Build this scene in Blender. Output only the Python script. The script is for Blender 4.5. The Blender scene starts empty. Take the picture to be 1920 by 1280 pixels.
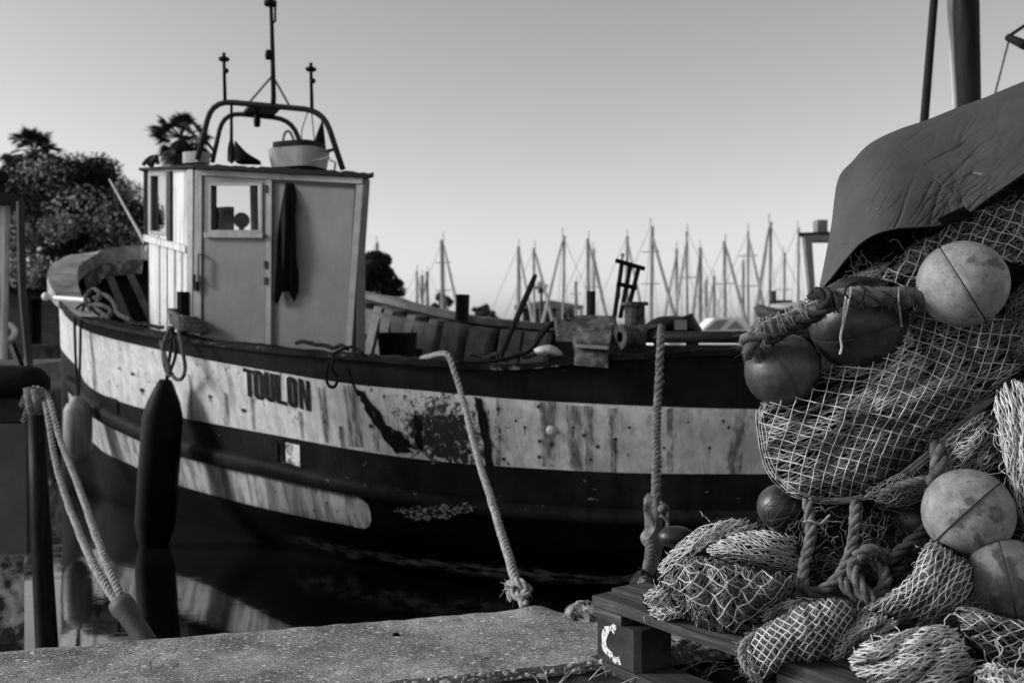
import bpy, math, random
from mathutils import Vector, noise
from mathutils.bvhtree import BVHTree
R = math.radians
random.seed(7)
scene = bpy.context.scene
col = scene.collection

# ---------------------------------------------------------------- camera model
F = 1867.0            # focal length in reference pixels (35 mm on 36 mm sensor, 1920 px wide)
EYE = 1.5             # eye height above the water
HOR = 612.0           # horizon row
def at(px, py, D):
    """a point D metres away (along +Y) on the sight line through a reference pixel"""
    return Vector(((px-960.0)/F*D, D, EYE-(py-HOR)/F*D))
def atz(px, py, z):
    D = (EYE-z)*F/(py-HOR)
    return at(px, py, D)
def proj(p):
    return (960+p.x/p.y*F, HOR+(EYE-p.z)/p.y*F)

# ---------------------------------------------------------------- mesh helpers
class MB:
    def __init__(s): s.v=[]; s.f=[]; s.m=[]
    def add(s, vs, fs, mi=0):
        b=len(s.v); s.v.extend(Vector(p) for p in vs)
        s.f.extend(tuple(b+i for i in f) for f in fs); s.m.extend([mi]*len(fs))
    def box(s, c, sx, sy, sz, rz=0, mi=0):
        c=Vector(c); co,si=math.cos(rz),math.sin(rz); vs=[]
        for dz in (-1,1):
            for dx,dy in ((-1,-1),(1,-1),(1,1),(-1,1)):
                x,y=dx*sx/2,dy*sy/2
                vs.append(c+Vector((x*co-y*si,x*si+y*co,dz*sz/2)))
        s.add(vs,[(3,2,1,0),(4,5,6,7),(0,1,5,4),(1,2,6,5),(2,3,7,6),(3,0,4,7)],mi)
    def hexa(s, a, b, mi=0):
        """prism between polygon a and polygon b (same count)"""
        n=len(a)
        s.add(list(a)+list(b),[tuple(range(n))[::-1],tuple(range(n,2*n))]+[(i,(i+1)%n,n+(i+1)%n,n+i) for i in range(n)],mi)
    def tube(s, pts, r, sides=6, closed=False, cap=True, mi=0, twist=0.0):
        pts=[Vector(p) for p in pts]; n=len(pts)
        if n<2: return
        rs=r if isinstance(r,(list,tuple)) else [r]*n
        t=(pts[1]-pts[0]).normalized()
        up=Vector((0,0,1)) if abs(t.z)<.9 else Vector((1,0,0))
        u=t.cross(up).normalized(); vs=[]
        for i in range(n):
            if closed: t=(pts[(i+1)%n]-pts[i-1])
            elif i==0: t=pts[1]-pts[0]
            elif i==n-1: t=pts[-1]-pts[-2]
            else: t=pts[i+1]-pts[i-1]
            if t.length<1e-9: t=Vector((0,0,1))
            t.normalize()
            u=u-t*u.dot(t)
            if u.length<1e-6: u=t.orthogonal()
            u.normalize(); w=t.cross(u)
            for k in range(sides):
                a=2*math.pi*k/sides+twist*i
                vs.append(pts[i]+(u*math.cos(a)+w*math.sin(a))*rs[i])
        fs=[]
        for i in range(n if closed else n-1):
            j=(i+1)%n
            for k in range(sides):
                k2=(k+1)%sides
                fs.append((i*sides+k,i*sides+k2,j*sides+k2,j*sides+k))
        if cap and not closed:
            fs.append(tuple(range(sides))[::-1]); fs.append(tuple(range((n-1)*sides,n*sides)))
        s.add(vs,fs,mi)
    def grid(s, rows, mi=0, mfun=None, closed_u=False):
        nr,nc=len(rows),len(rows[0]); b=len(s.v)
        for r_ in rows: s.v.extend(Vector(p) for p in r_)
        for i in range(nr-1):
            for j in range(nc if closed_u else nc-1):
                j2=(j+1)%nc
                s.f.append((b+i*nc+j,b+i*nc+j2,b+(i+1)*nc+j2,b+(i+1)*nc+j))
                s.m.append(mfun(i,j) if mfun else mi)
    def sphere(s, c, r, nu=16, nv=10, sc=(1,1,1), mi=0, fn=None):
        c=Vector(c); rows=[]
        for i in range(nv+1):
            th=math.pi*i/nv; row=[]
            for j in range(nu):
                ph=2*math.pi*j/nu
                d=Vector((math.sin(th)*math.cos(ph),math.sin(th)*math.sin(ph),math.cos(th)))
                k=fn(d) if fn else 1
                row.append(c+Vector((d.x*sc[0],d.y*sc[1],d.z*sc[2]))*r*k)
            rows.append(row)
        s.grid(rows,mi,closed_u=True)
    def lathe(s, c, prof, axis=(0,0,1), n=16, mi=0):
        """prof: (radius, height along axis)"""
        c=Vector(c); a=Vector(axis).normalized(); u=a.orthogonal().normalized(); w=a.cross(u)
        s.grid([[c+a*h+(u*math.cos(2*math.pi*k/n)+w*math.sin(2*math.pi*k/n))*max(r,1e-4) for k in range(n)] for r,h in prof],mi,closed_u=True)

def wloc(o):
    p=Vector((0,0,0))
    while o is not None: p+=o.location; o=o.parent
    return p
def obj(name, mb, mats, parent=None, loc=None, smooth=False):
    me=bpy.data.meshes.new(name)
    base=wloc(parent) if parent else (Vector(loc) if loc is not None else Vector((0,0,0)))
    me.from_pydata([tuple(v-base) for v in mb.v],[],mb.f)
    for m in (mats if isinstance(mats,(list,tuple)) else [mats]): me.materials.append(m)
    if len(me.materials)>1: me.polygons.foreach_set('material_index',mb.m)
    if smooth: me.polygons.foreach_set('use_smooth',[True]*len(me.polygons))
    me.update()
    o=bpy.data.objects.new(name,me); col.objects.link(o)
    if parent: o.parent=parent
    else: o.location=base
    return o
def recalc(o):
    import bmesh
    bm=bmesh.new(); bm.from_mesh(o.data); bmesh.ops.recalc_face_normals(bm,faces=bm.faces); bm.to_mesh(o.data); bm.free(); return o
def empty(name, loc):
    o=bpy.data.objects.new(name,None); o.location=loc; o.empty_display_size=.1; col.objects.link(o); return o
def tag(o, label, cat, group=None):
    o['label']=label; o['category']=cat
    if group: o['group']=group
    return o
def struct(o): o['kind']='structure'; return o

def lerp(a,b,t): return a+(b-a)*t
def cat(p0,p1,p2,p3,t):
    return 0.5*((2*p1)+(p2-p0)*t+(2*p0-5*p1+4*p2-p3)*t*t+(3*p1-p0-3*p2+p3)*t*t*t)
def spline(pts, n=8, closed=False):
    pts=[Vector(p) for p in pts]; m=len(pts); out=[]
    if m<3 and not closed:
        return [pts[0].lerp(pts[1],i/n) for i in range(n+1)]
    for i in range(m if closed else m-1):
        if closed: a,b,c,d=pts[i-1],pts[i],pts[(i+1)%m],pts[(i+2)%m]
        else: a,b,c,d=pts[max(i-1,0)],pts[i],pts[i+1],pts[min(i+2,m-1)]
        for k in range(n): out.append(cat(a,b,c,d,k/n))
    if not closed: out.append(pts[-1])
    return out
def resample(pts, step):
    out=[pts[0].copy()]; acc=0
    for i in range(1,len(pts)):
        a,b=pts[i-1],pts[i]; L=(b-a).length
        if L<1e-9: continue
        t=step-acc
        while t<=L:
            out.append(a.lerp(b,t/L)); t+=step
        acc=L-(t-step)
    out.append(pts[-1].copy())
    return out
def wob(p, amp, sc, seed=0.0):
    return noise.noise_vector(Vector(p)*sc+Vector((seed,seed*1.7,-seed)))*amp
def rope(mb, ctrl, r, strands=3, pitch=None, sides=6, n=8, jit=0.0, mi=0):
    """laid rope: helical strands round a path"""
    path=spline(ctrl,n)
    pitch=pitch or r*6.5
    path=resample(path,min(pitch/9,r*1.2)); m=len(path)
    if jit: path=[p+wob(p,jit,9) for p in path]
    fr=[]; t=(path[1]-path[0]).normalized(); u=t.orthogonal().normalized()
    for i in range(m):
        t=(path[min(i+1,m-1)]-path[max(i-1,0)])
        if t.length<1e-9: t=Vector((0,0,1))
        t.normalize(); u=u-t*u.dot(t)
        if u.length<1e-6: u=t.orthogonal()
        u.normalize(); fr.append((u.copy(),t.cross(u)))
    L=0; lens=[0]
    for i in range(1,m): L+=(path[i]-path[i-1]).length; lens.append(L)
    for s in range(strands):
        pts=[]
        for i in range(m):
            a=2*math.pi*(lens[i]/pitch+s/strands)
            pts.append(path[i]+(fr[i][0]*math.cos(a)+fr[i][1]*math.sin(a))*r*.56)
        mb.tube(pts,r*.52,sides,mi=mi)
    return path
def fuzz(mb, path, r, n, ln, rad=.0006, seed=1):
    rr=random.Random(seed)
    for _ in range(n):
        p=path[rr.randrange(len(path))]
        d=Vector((rr.gauss(0,1),rr.gauss(0,1),rr.gauss(0,1))).normalized()
        a=p+d*r*.9; b=a+(d+Vector((rr.gauss(0,.7),rr.gauss(0,.7),rr.gauss(0,.7)-.3)))*ln*rr.uniform(.3,1)
        mb.tube([a,a.lerp(b,.5)+wob(a,ln*.15,40),b],[rad,rad,rad*.5],3)

# outline tools in pixel space
class Blob:
    """closed lump with a star-shaped outline: px outline, depth, front and back bulge"""
    def __init__(s, outline, D, tf, tb=None, c=None, power=2.0, fn=None):
        s.o=[Vector((x,y,0)) for x,y in outline]
        s.o=spline(s.o,6,True)
        s.c=Vector((c[0],c[1],0)) if c else sum(s.o,Vector())/len(s.o)
        s.D=D; s.tf=tf; s.tb=tf if tb is None else tb; s.pw=power; s.fn=fn
        import bisect
        ang=[]
        for p in s.o:
            d=p-s.c; ang.append((math.atan2(d.y,d.x),d.length))
        ang.sort(); s.ang=[a for a,_ in ang]; s.rad=[r for _,r in ang]
    def bound(s,a):
        import bisect
        n=len(s.ang); i=bisect.bisect(s.ang,a)
        a0=s.ang[i-1]-(2*math.pi if i==0 else 0); a1=s.ang[i%n]+(2*math.pi if i==n else 0)
        t=(a-a0)/max(a1-a0,1e-6)
        return lerp(s.rad[i-1],s.rad[i%n],t)
    def frac(s,px,py):
        dx,dy=px-s.c.x,py-s.c.y; d=math.hypot(dx,dy)
        if d<1e-6: return 0
        return d/s.bound(math.atan2(dy,dx))
    def front(s,px,py,off=0,sc=1.0):
        f=min(s.frac(px,py),1.0)
        h=(max(0,1-f**s.pw))**.5
        D=s.D-s.tf*h*sc+off
        if s.fn: D-=s.fn(px,py)*min(1,h*2)
        return at(px,py,D)
    def mesh(s,mb,scale=1.0,shrink=0.0,na=40,nr=9,amp=0,nsc=6,mi=0):
        rows=[]
        for side in (0,1):
            for i in range(nr+1):
                q=math.sin(math.pi/2*i/nr) if side==0 else math.sin(math.pi/2*(1-i/nr))
                if side==1 and i==0: continue
                row=[]
                for k in range(na):
                    a=-math.pi+2*math.pi*(k+.5)/na; rr=s.bound(a)*q*scale
                    x,y=s.c.x+math.cos(a)*rr,s.c.y+math.sin(a)*rr
                    h=max(0,1-q**s.pw)**.5
                    if side==0:
                        D=s.D-(s.tf-shrink)*h
                        if s.fn: D-=s.fn(x,y)*min(1,h*2)
                    else: D=s.D+s.tb*h
                    p=at(x,y,D)
                    if amp: p+=wob(p,amp,nsc)
                    row.append(p)
                rows.append(row)
        mb.grid(rows,mi,closed_u=True)

# ---------------------------------------------------------------- materials (all grey: a monochrome picture)
def G(v): return (v,v,v,1)
class NT:
    def __init__(s,name):
        s.m=bpy.data.materials.new(name); s.m.use_nodes=True; s.t=s.m.node_tree; s.n=s.t.nodes; s.l=s.t.links
        s.b=s.n['Principled BSDF']; s.out=s.n['Material Output']
        s.tc=None
    def new(s,t,**k):
        n=s.n.new(t)
        for a,b in k.items(): setattr(n,a,b)
        return n
    def link(s,a,b): s.l.new(a,b)
    def coord(s,scale=(1,1,1),world=False,rot=(0,0,0)):
        if world: src=s.new('ShaderNodeNewGeometry').outputs['Position']
        else: src=s.new('ShaderNodeTexCoord').outputs['Object']
        mp=s.new('ShaderNodeMapping'); mp.inputs['Scale'].default_value=scale; mp.inputs['Rotation'].default_value=rot
        s.link(src,mp.inputs['Vector']); return mp.outputs['Vector']
    def noise(s,vec,scale,detail=5,rough=.6,dist=0):
        n=s.new('ShaderNodeTexNoise'); n.inputs['Scale'].default_value=scale; n.inputs['Detail'].default_value=detail
        n.inputs['Roughness'].default_value=rough; n.inputs['Distortion'].default_value=dist
        s.link(vec,n.inputs['Vector']); return n.outputs['Fac']
    def voro(s,vec,scale,out='Distance',feature='F1',rnd=1):
        n=s.new('ShaderNodeTexVoronoi',feature=feature); n.inputs['Scale'].default_value=scale; n.inputs['Randomness'].default_value=rnd
        s.link(vec,n.inputs['Vector']); return n.outputs[out]
    def ramp(s,fac,stops,interp='LINEAR'):
        n=s.new('ShaderNodeValToRGB'); r=n.color_ramp; r.interpolation=interp
        while len(r.elements)>len(stops): r.elements.remove(r.elements[-1])
        while len(r.elements)<len(stops): r.elements.new(.5)
        for e,(p,c) in zip(r.elements,stops): e.position=p; e.color=G(c)
        s.link(fac,n.inputs['Fac']); return n.outputs['Color']
    def mix(s,fac,a,b,mode='MIX'):
        n=s.new('ShaderNodeMix',data_type='RGBA',blend_type=mode)
        for k,v in ((0,fac),(6,a),(7,b)):
            if isinstance(v,(int,float)): n.inputs[k].default_value=v if k==0 else G(v)
            else: s.link(v,n.inputs[k])
        return n.outputs[2]
    def math(s,op,a,b=0,clamp=False):
        n=s.new('ShaderNodeMath',operation=op,use_clamp=clamp)
        for k,v in ((0,a),(1,b)):
            if isinstance(v,(int,float)): n.inputs[k].default_value=v
            else: s.link(v,n.inputs[k])
        return n.outputs[0]
    def col(s,c): s.link(c,s.b.inputs['Base Color']) if not isinstance(c,(int,float)) else setattr(s.b.inputs['Base Color'],'default_value',G(c))
    def rough(s,v):
        if isinstance(v,(int,float)): s.b.inputs['Roughness'].default_value=v
        else: s.link(v,s.b.inputs['Roughness'])
    def bump(s,h,strength=.4,dist=.01):
        n=s.new('ShaderNodeBump'); n.inputs['Strength'].default_value=strength; n.inputs['Distance'].default_value=dist
        s.link(h,n.inputs['Height']); s.link(n.outputs[0],s.b.inputs['Normal'])
    def spec(s,v): s.b.inputs['Specular IOR Level'].default_value=v
def simple(name,c0,c1=None,scale=8,rough=.7,bump=.25,bdist=.005,stretch=(1,1,1),bscale=None,spec=.4,lo=.35,hi=.65,metal=0):
    t=NT(name); v=t.coord(stretch)
    if c0<.05 and spec==.4: spec=.07
    f=t.noise(v,scale,6,.65)
    t.col(t.ramp(f,[(lo,c0),(hi,c0 if c1 is None else c1)]))
    t.rough(rough); t.spec(spec); t.b.inputs['Metallic'].default_value=metal
    if bump: t.bump(t.noise(v,bscale or scale*5,5,.6),bump,bdist)
    return t.m

M={}
M['black']=simple('black_rubber',.006,.012,6,.55,.2)
M['dark']=simple('dark_paint',.01,.02,5,.55,.25)
M['dark2']=simple('dark_grey_paint',.03,.055,7,.6,.3)
M['iron']=simple('rusty_iron',.02,.09,14,.65,.5,.004)
M['iron_black']=simple('black_iron',.008,.02,14,.5,.3,.004)
M['grey']=simple('grey_paint',.12,.2,6,.6,.2)
M['pale']=simple('pale_paint',.42,.55,5,.55,.15)
M['white']=simple('white_paint',.72,.8,5,.45,.1)
M['wood_dark']=simple('dark_wood',.02,.06,6,.7,.5,.004,(6,6,.6))
M['wood_pale']=simple('pale_wood',.25,.42,6,.7,.4,.004,(6,6,.6))
M['rope_pale']=simple('pale_rope',.14,.42,60,.95,.7,.003)
M['rope_grey']=simple('grey_rope',.05,.2,40,.95,.6,.003)
M['rope_dark']=simple('dark_rope',.015,.045,40,.95,.5,.003)
M['cloth_black']=simple('black_cloth',.007,.014,10,.9,.3,.004)
M['lamp_grey']=simple('grey_plastic',.2,.3,8,.4,.1)

# world: clear pale sky, no colour (the photograph is monochrome)
SUN_EL,SUN_DIR=24.0,Vector((-1.0,-0.02,0)).normalized()
w=bpy.data.worlds.new('World'); scene.world=w; w.use_nodes=True
nt=w.node_tree; bg=nt.nodes['Background']
sky=nt.nodes.new('ShaderNodeTexSky'); sky.sky_type='NISHITA'; sky.sun_disc=False
sky.sun_elevation=R(SUN_EL); sky.sun_rotation=math.atan2(SUN_DIR.x,SUN_DIR.y)
bw=nt.nodes.new('ShaderNodeRGBToBW'); nt.links.new(sky.outputs[0],bw.inputs[0])
pw=nt.nodes.new('ShaderNodeMath'); pw.operation='POWER'; pw.inputs[1].default_value=1.05
nt.links.new(bw.outputs[0],pw.inputs[0])
ml=nt.nodes.new('ShaderNodeMath'); ml.operation='MULTIPLY'; ml.inputs[1].default_value=1.36
nt.links.new(pw.outputs[0],ml.inputs[0])
nt.links.new(ml.outputs[0],bg.inputs['Color']); bg.inputs['Strength'].default_value=.12
sl=bpy.data.lights.new('sun','SUN'); sl.energy=2.6; sl.angle=R(11)
so=bpy.data.objects.new('sun',sl); col.objects.link(so)
d=Vector((SUN_DIR.x*math.cos(R(SUN_EL)),SUN_DIR.y*math.cos(R(SUN_EL)),math.sin(R(SUN_EL))))
so.rotation_euler=d.to_track_quat('Z','Y').to_euler(); so.location=d*50

cd=bpy.data.cameras.new('camera'); co=bpy.data.objects.new('camera',cd); col.objects.link(co)
co.location=(0,0,EYE); co.rotation_euler=(R(90),0,0)
cd.sensor_width=36; cd.lens=36*F/1920; cd.shift_y=-(640-HOR)/1920
cd.clip_start=.05; cd.clip_end=2000
cd.dof.use_dof=True; cd.dof.focus_distance=2.12; cd.dof.aperture_fstop=5.0
scene.camera=co
scene.view_settings.view_transform='Standard'; scene.view_settings.look='None'
scene.view_settings.exposure=0; scene.view_settings.gamma=1
# ================================================================ fishing boat
def hull_white(name,c_hi,c_lo,dmg=True):
    t=NT(name)
    v=t.coord((5,5,.55),True); vi=t.coord((1,1,1),True)
    st=t.noise(v,2.6,5,.6,.3)
    stain=t.ramp(st,[(.46,0),(.6,1)])
    st2=t.noise(t.coord((16,16,.35),True),2.0,4,.6)
    drip=t.ramp(st2,[(.56,0),(.7,1)])
    c=t.mix(stain,c_hi,c_lo)
    c=t.mix(t.math('MULTIPLY',drip,.3),c,.16)
    blot=t.ramp(t.noise(vi,11,7,.75),[(.36,.7),(.58,1)])
    c=t.mix(1,c,blot,'MULTIPLY')
    vd=t.voro(vi,13)
    vm=t.ramp(t.noise(vi,3,2),[(.5,0),(.62,1)])
    chip=t.ramp(t.noise(t.coord((1,1,1.6),True),22,8,.8,.3),[(.63,0),(.655,1)]); c=t.mix(t.math('MULTIPLY',chip,t.ramp(t.noise(vi,2.2,3),[(.42,0),(.55,1)])),c,.06)
    sk=t.ramp(t.noise(t.coord((40,40,.8),True),1.5,5,.7),[(.58,0),(.64,1)]); c=t.mix(t.math('MULTIPLY',sk,.4),c,.1)
    spot=t.math('MULTIPLY',t.ramp(vd,[(.1,1),(.2,0)]),vm)
    c=t.mix(spot,c,.03)
    if dmg:
        # a scraped patch of lifted paint amidships
        gp=t.new('ShaderNodeVectorMath',operation='DISTANCE')
        pos=t.coord((1,1,1.5),True); t.link(pos,gp.inputs[0]); q=at(835,815,5.25); gp.inputs[1].default_value=(q.x,q.y,q.z*1.5)
        near=t.ramp(gp.outputs['Value'],[(.1,1),(.62,0)])
        nz=t.noise(vi,26,8,.8,.5)
        ms=t.ramp(t.math('ADD',nz,t.math('MULTIPLY',near,.36)),[(.72,0),(.78,1)])
        c=t.mix(ms,c,.015)
    t.col(c); t.rough(.55); t.spec(.3)
    t.bump(t.noise(vi,24,5,.65),.35,.006)
    return t.m
def hull_dark(name,c0,c1,wear,wthr=.68,scum=None):
    t=NT(name); vi=t.coord((1,1,1),True)
    c=t.ramp(t.noise(vi,3.5,6,.65),[(.35,c0),(.65,c1)])
    st=t.ramp(t.noise(t.coord((10,10,.5),True),2,4,.6),[(.5,0),(.7,.6)])
    c=t.mix(st,c,c0*.5)
    if wear:
        wn=t.ramp(t.noise(t.coord((1,1,2.2),True),9,7,.75,.5),[(wthr,0),(wthr+.05,1)])
        c=t.mix(wn,c,wear)
    if scum:
        sep=t.new('ShaderNodeSeparateXYZ'); t.link(t.coord((1,1,1),True),sep.inputs[0])
        z=t.math('ADD',sep.outputs[2],t.math('MULTIPLY',t.math('SUBTRACT',t.noise(vi,4,4),.5),.12))
        band=t.ramp(z,[(.06,0),(.1,1),(.13,1),(.17,0)]); band=t.math('MULTIPLY',band,t.ramp(t.math('ADD',t.math('MULTIPLY',sep.outputs[0],.3),.6),[(.15,.0),(.4,1)]))
        c=t.mix(t.math('MULTIPLY',t.math('MULTIPLY',band,.6),t.ramp(t.noise(t.coord((1,1,4),True),8,6,.7),[(.44,0),(.58,1)])),c,scum)
    t.col(c); t.rough(.6); t.spec(.05)
    t.bump(t.noise(vi,20,5,.65),.3,.006)
    return t.m
M['h_white']=hull_white('weathered_white_hull_paint',.7,.56)
M['h_low']=hull_white('stained_white_boot_stripe',.5,.2,False)
M['h_band']=hull_dark('dark_band_paint',.006,.014,.3,.66)
M['h_belt']=hull_dark('dark_belt_paint',.007,.02,.32,.64)
M['h_bot']=hull_dark('black_bottom_paint',.002,.005,None,scum=.45)
M['strake']=hull_dark('worn_strake_paint',.007,.02,.35,.63)

NEAR=dict(
 R=[(97,540,8.6),(122,572,8.05),(180,600,7.6),(300,624,6.95),(400,638,6.45),(520,652,5.95),(660,663,5.5),(800,674,5.2),(960,682,4.98),(1180,662,4.8),(1420,652,4.72),(1750,642,4.72),(2500,630,5.0)],
 A=[(118,585,8.65),(150,614,8.1),(205,634,7.65),(305,657,7.0),(400,677,6.5),(520,698,5.98),(660,720,5.52),(800,733,5.22),(960,748,5.0),(1180,760,4.82),(1420,767,4.74),(1750,770,4.74),(2500,755,5.02)],
 B=[(146,690,8.7),(165,722,8.15),(215,749,7.75),(305,775,7.15),(400,794,6.65),(520,816,6.1),(660,842,5.62),(800,862,5.32),(960,875,5.1),(1180,886,4.92),(1420,888,4.84),(1750,886,4.84),(2500,868,5.12)],
 C=[(150,722,8.72),(180,752,8.2),(222,776,7.8),(308,812,7.25),(400,838,6.75),(520,864,6.15),(660,895,5.65),(800,921,5.35),(960,942,5.13),(1180,954,4.95),(1420,956,4.87),(1750,953,4.87),(2500,930,5.15)],
 E=[(178,832,8.8),(200,850,8.3),(235,866,7.95),(315,902,7.45),(400,928,6.95),(520,958,6.25),(660,985,5.75),(800,1002,5.45),(960,1016,5.23),(1180,1030,5.05),(1420,1035,4.97),(1750,1030,4.97),(2500,1000,5.25)],
 W=[(192,935),(215,942),(250,950),(325,966),(410,993),(525,1026),(665,1058),(800,1080),(960,1098),(1180,1112),(1420,1118),(1750,1116),(2500,1090)])
FAR=[(112,512,9.2),(160,495,9.8),(280,484,10.0),(400,497,9.7),(540,520,9.25),(675,548,8.8),(870,592,7.9),(1000,608,7.55),(1300,628,7.2),(1500,634,7.1),(1800,640,7.05),(2350,640,7.1)]
rows={k:[(at(*p) if len(p)==3 else atz(p[0],p[1],0.0)) for p in v] for k,v in NEAR.items()}
rows['D']=[rows['C'][i].lerp(rows['E'][i],.33) for i in range(13)]
cen=Vector((-.6,7.2,0))
rows['K']=[Vector((lerp(p.x,cen.x+(p.x-cen.x)*.9,1),p.y+.35,-.5)) for p in rows['W']]
farR=[at(*p) for p in FAR]
ORD=['R','A','B','C','D','E','W','K']
def farrow(k):
    out=[]
    for i,p in enumerate(farR):
        ni=i+1
        drop=rows['R'][ni].z-rows[k][ni].z
        q=Vector((cen.x,cen.y,0))
        dd=Vector((q.x-p.x,q.y-p.y,0)); dd.x*=.3; dd.normalize()
        out.append(p+Vector((0,0,-drop))+dd*(.16*drop))
    return out
SUB=10
loops={}
for k in ORD:
    fr=farrow(k)
    ctrl=fr[::-1]+rows[k]          # far end -> tip -> near end
    loops[k]=spline(ctrl,SUB)
NL=len(loops['R']); TIP=12*SUB
boat=empty('fishing_boat',(-.6,6.6,0))
tag(boat,'weathered white and dark banded fishing boat with TOULON on its hull','fishing boat')
mb=MB(); grid=[]; rid=[]
for a in range(len(ORD)-1):
    ns=4 if a<6 else 2
    for s in range(ns):
        t=s/ns
        grid.append([loops[ORD[a]][i].lerp(loops[ORD[a+1]][i],t) for i in range(NL)]); rid.append(a)
grid.append(loops['K'])
def hm(i,j):
    a=rid[i]
    if a==0: return 1
    if a==1: return 0
    if a==2 or a==3: return 2
    if a==4:
        p=grid[i][j]; x,y=proj(p)
        lim=672
        return 3 if (j>=TIP-6 and x<lim) else 4
    return 4
mb.grid(grid,mfun=hm)
# transom closing the hidden end
rowsN=[[g[0],g[-1]] for g in grid]; mb.grid(rowsN,4)
hull=obj('hull',mb,[M['h_white'],M['h_band'],M['h_belt'],M['h_low'],M['h_bot']],boat,smooth=True)
bvh=BVHTree.FromPolygons([tuple(v) for v in mb.v],mb.f)
def onhull(px,py,off=.004):
    d=at(px,py,1)-at(px,py,0); d=Vector((d.x,d.y,d.z)).normalized()
    o=Vector((0,0,EYE))
    loc,nrm,idx,dist=bvh.ray_cast(o,d)
    if loc is None: return at(px,py,5.5),Vector((0,-1,0))
    if nrm.dot(d)>0: nrm=-nrm
    return loc+nrm*off,nrm
def decal(name,polys,mat,off=.004,parent=None,label=None):
    """flat painted or worn patches lying on the hull side"""
    mb=MB()
    for poly in polys:
        pts=[]
        n=len(poly)
        for i in range(n):
            a,b=Vector((*poly[i],0)),Vector((*poly[(i+1)%n],0))
            k=max(1,int((b-a).length/14))
            for j in range(k): pts.append(a.lerp(b,j/k))
        P=[onhull(p.x,p.y,off)[0] for p in pts]
        c2=sum(pts,Vector())/len(pts); c=onhull(c2.x,c2.y,off)[0]
        m=len(P); mid=[onhull(*(p*.5+c2*.5).xy,off)[0] for p in pts]
        b=len(mb.v)
        mb.add(P+mid+[c],[(i,(i+1)%m,m+(i+1)%m,m+i) for i in range(m)]+[(m+i,m+(i+1)%m,2*m) for i in range(m)])
    o=obj(name,mb,mat,parent or boat)
    return o
def ragged(poly,amp,seed,step=9):
    rr=random.Random(seed); out=[]; n=len(poly)
    for i in range(n):
        a,b=Vector(poly[i]),Vector(poly[(i+1)%n]); k=max(1,int((b-a).length/step))
        for j in range(k):
            p=a.lerp(b,j/k); out.append((p.x+rr.uniform(-amp,amp),p.y+rr.uniform(-amp,amp)))
    return out
# rub rail: half round strake between the belt and the boot stripe
mb=MB()
Lc=[loops['C'][i] for i in range(NL)]; Ld=[loops['D'][i] for i in range(NL)]
prof=[]
for i in range(TIP-4,NL):
    c,dn=Lc[i],Ld[i]
    t=(Lc[min(i+1,NL-1)]-Lc[max(i-1,0)]).normalized(); nrm=t.cross(dn-c).normalized()
    if nrm.y>0 and i>TIP+6: nrm=-nrm
    if i<=TIP+6 and nrm.x>0: nrm=-nrm
    ring=[]
    for k in range(7):
        a=math.pi*k/6
        ring.append(c.lerp(dn,.5-.5*math.cos(a))+nrm*(.055*math.sin(a)**.6 if 0<k<6 else -.01))
    prof.append(ring)
mb.grid(prof)
obj('rub_rail',mb,M['strake'],boat,smooth=True)
# gunwale cap
M['frame']=simple('bulwark_frame_paint',.1,.22,9,.6,.4,.004)
mb=MB(); pr=[]
for i in range(NL):
    p=loops['R'][i]; t=loops['R'][min(i+1,NL-1)]-loops['R'][max(i-1,0)]; t.z=0; t.normalize()
    inn=Vector((-t.y,t.x,0))
    if inn.dot(cen-Vector((p.x,p.y,0)))<0 : inn=-inn
    if i<TIP: k=min(1,max(0,(TIP-i-34)/20)); h=lerp(.14,.05,k); wd=lerp(.24,.14,k)
    else: k=min(1,(i-TIP)/16); h=lerp(.14,.028,k); wd=lerp(.24,.16,k)
    j=.009*noise.noise(p*9)+.008*noise.noise(p*31); h+=.012*noise.noise(p*17)+.008*noise.noise(p*43)
    o_=p-inn*(.035+j)
    pr.append([o_+Vector((0,0,-.03)),o_+Vector((0,0,h-.03)),o_+inn*wd+Vector((0,0,h-.03)),o_+inn*wd+Vector((0,0,-.03))])
mb.grid([list(q) for q in zip(*[[r_[k] for k in (0,1,2,3,0)] for r_ in pr])],mfun=lambda i,j: (0 if j<TIP+9 and j>TIP-56 else (2 if TIP+9<=j<TIP+17 and i==1 else (3 if j<=TIP-56 else 1))))
t=NT('worn_pale_cap_paint'); v=t.coord((1,1,1),True)
t.col(t.ramp(t.noise(v,5,6,.7),[(.3,.1),(.5,.22),(.62,.34)])); t.rough(.6); t.bump(t.noise(v,30,4),.3,.004); M['cap']=t.m
obj('gunwale',mb,[M['cap'],hull_dark('dark_gunwale_paint',.004,.012,.16,.6),M['pale'],M['frame']],boat)
# inner bulwark lining and deck
def inward(i,dst):
    p=loops['R'][i]; t=loops['R'][min(i+1,NL-1)]-loops['R'][max(i-1,0)]; t.z=0; t.normalize()
    inn=Vector((-t.y,t.x,0))
    if inn.dot(cen-Vector((p.x,p.y,0)))<0: inn=-inn
    return p+inn*dst
mb=MB()
top=[inward(i,.09)+Vector((0,0,-.03)) for i in range(NL)]
bot=[inward(i,.17+.36*math.exp(-((i-TIP)/26)**2))+Vector((0,0,-.72)) for i in range(NL)]
mb.grid([top,[a.lerp(b,.5) for a,b in zip(top,bot)],bot])
M['lining']=simple('grey_bulwark_paint',.012,.03,6,.6,.35,.004)
obj('bulwark',mb,M['lining'],boat)
mb=MB()
half=NL//2
near=[bot[NL-1-i] for i in range(half)]; far=[bot[i] for i in range(half)]
mb.grid([far,[a.lerp(b,.5) for a,b in zip(far,near)],near])
obj('deck',mb,simple('deck_planks',.05,.09,5,.7,.4,.004,(1,8,1)),boat)
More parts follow.
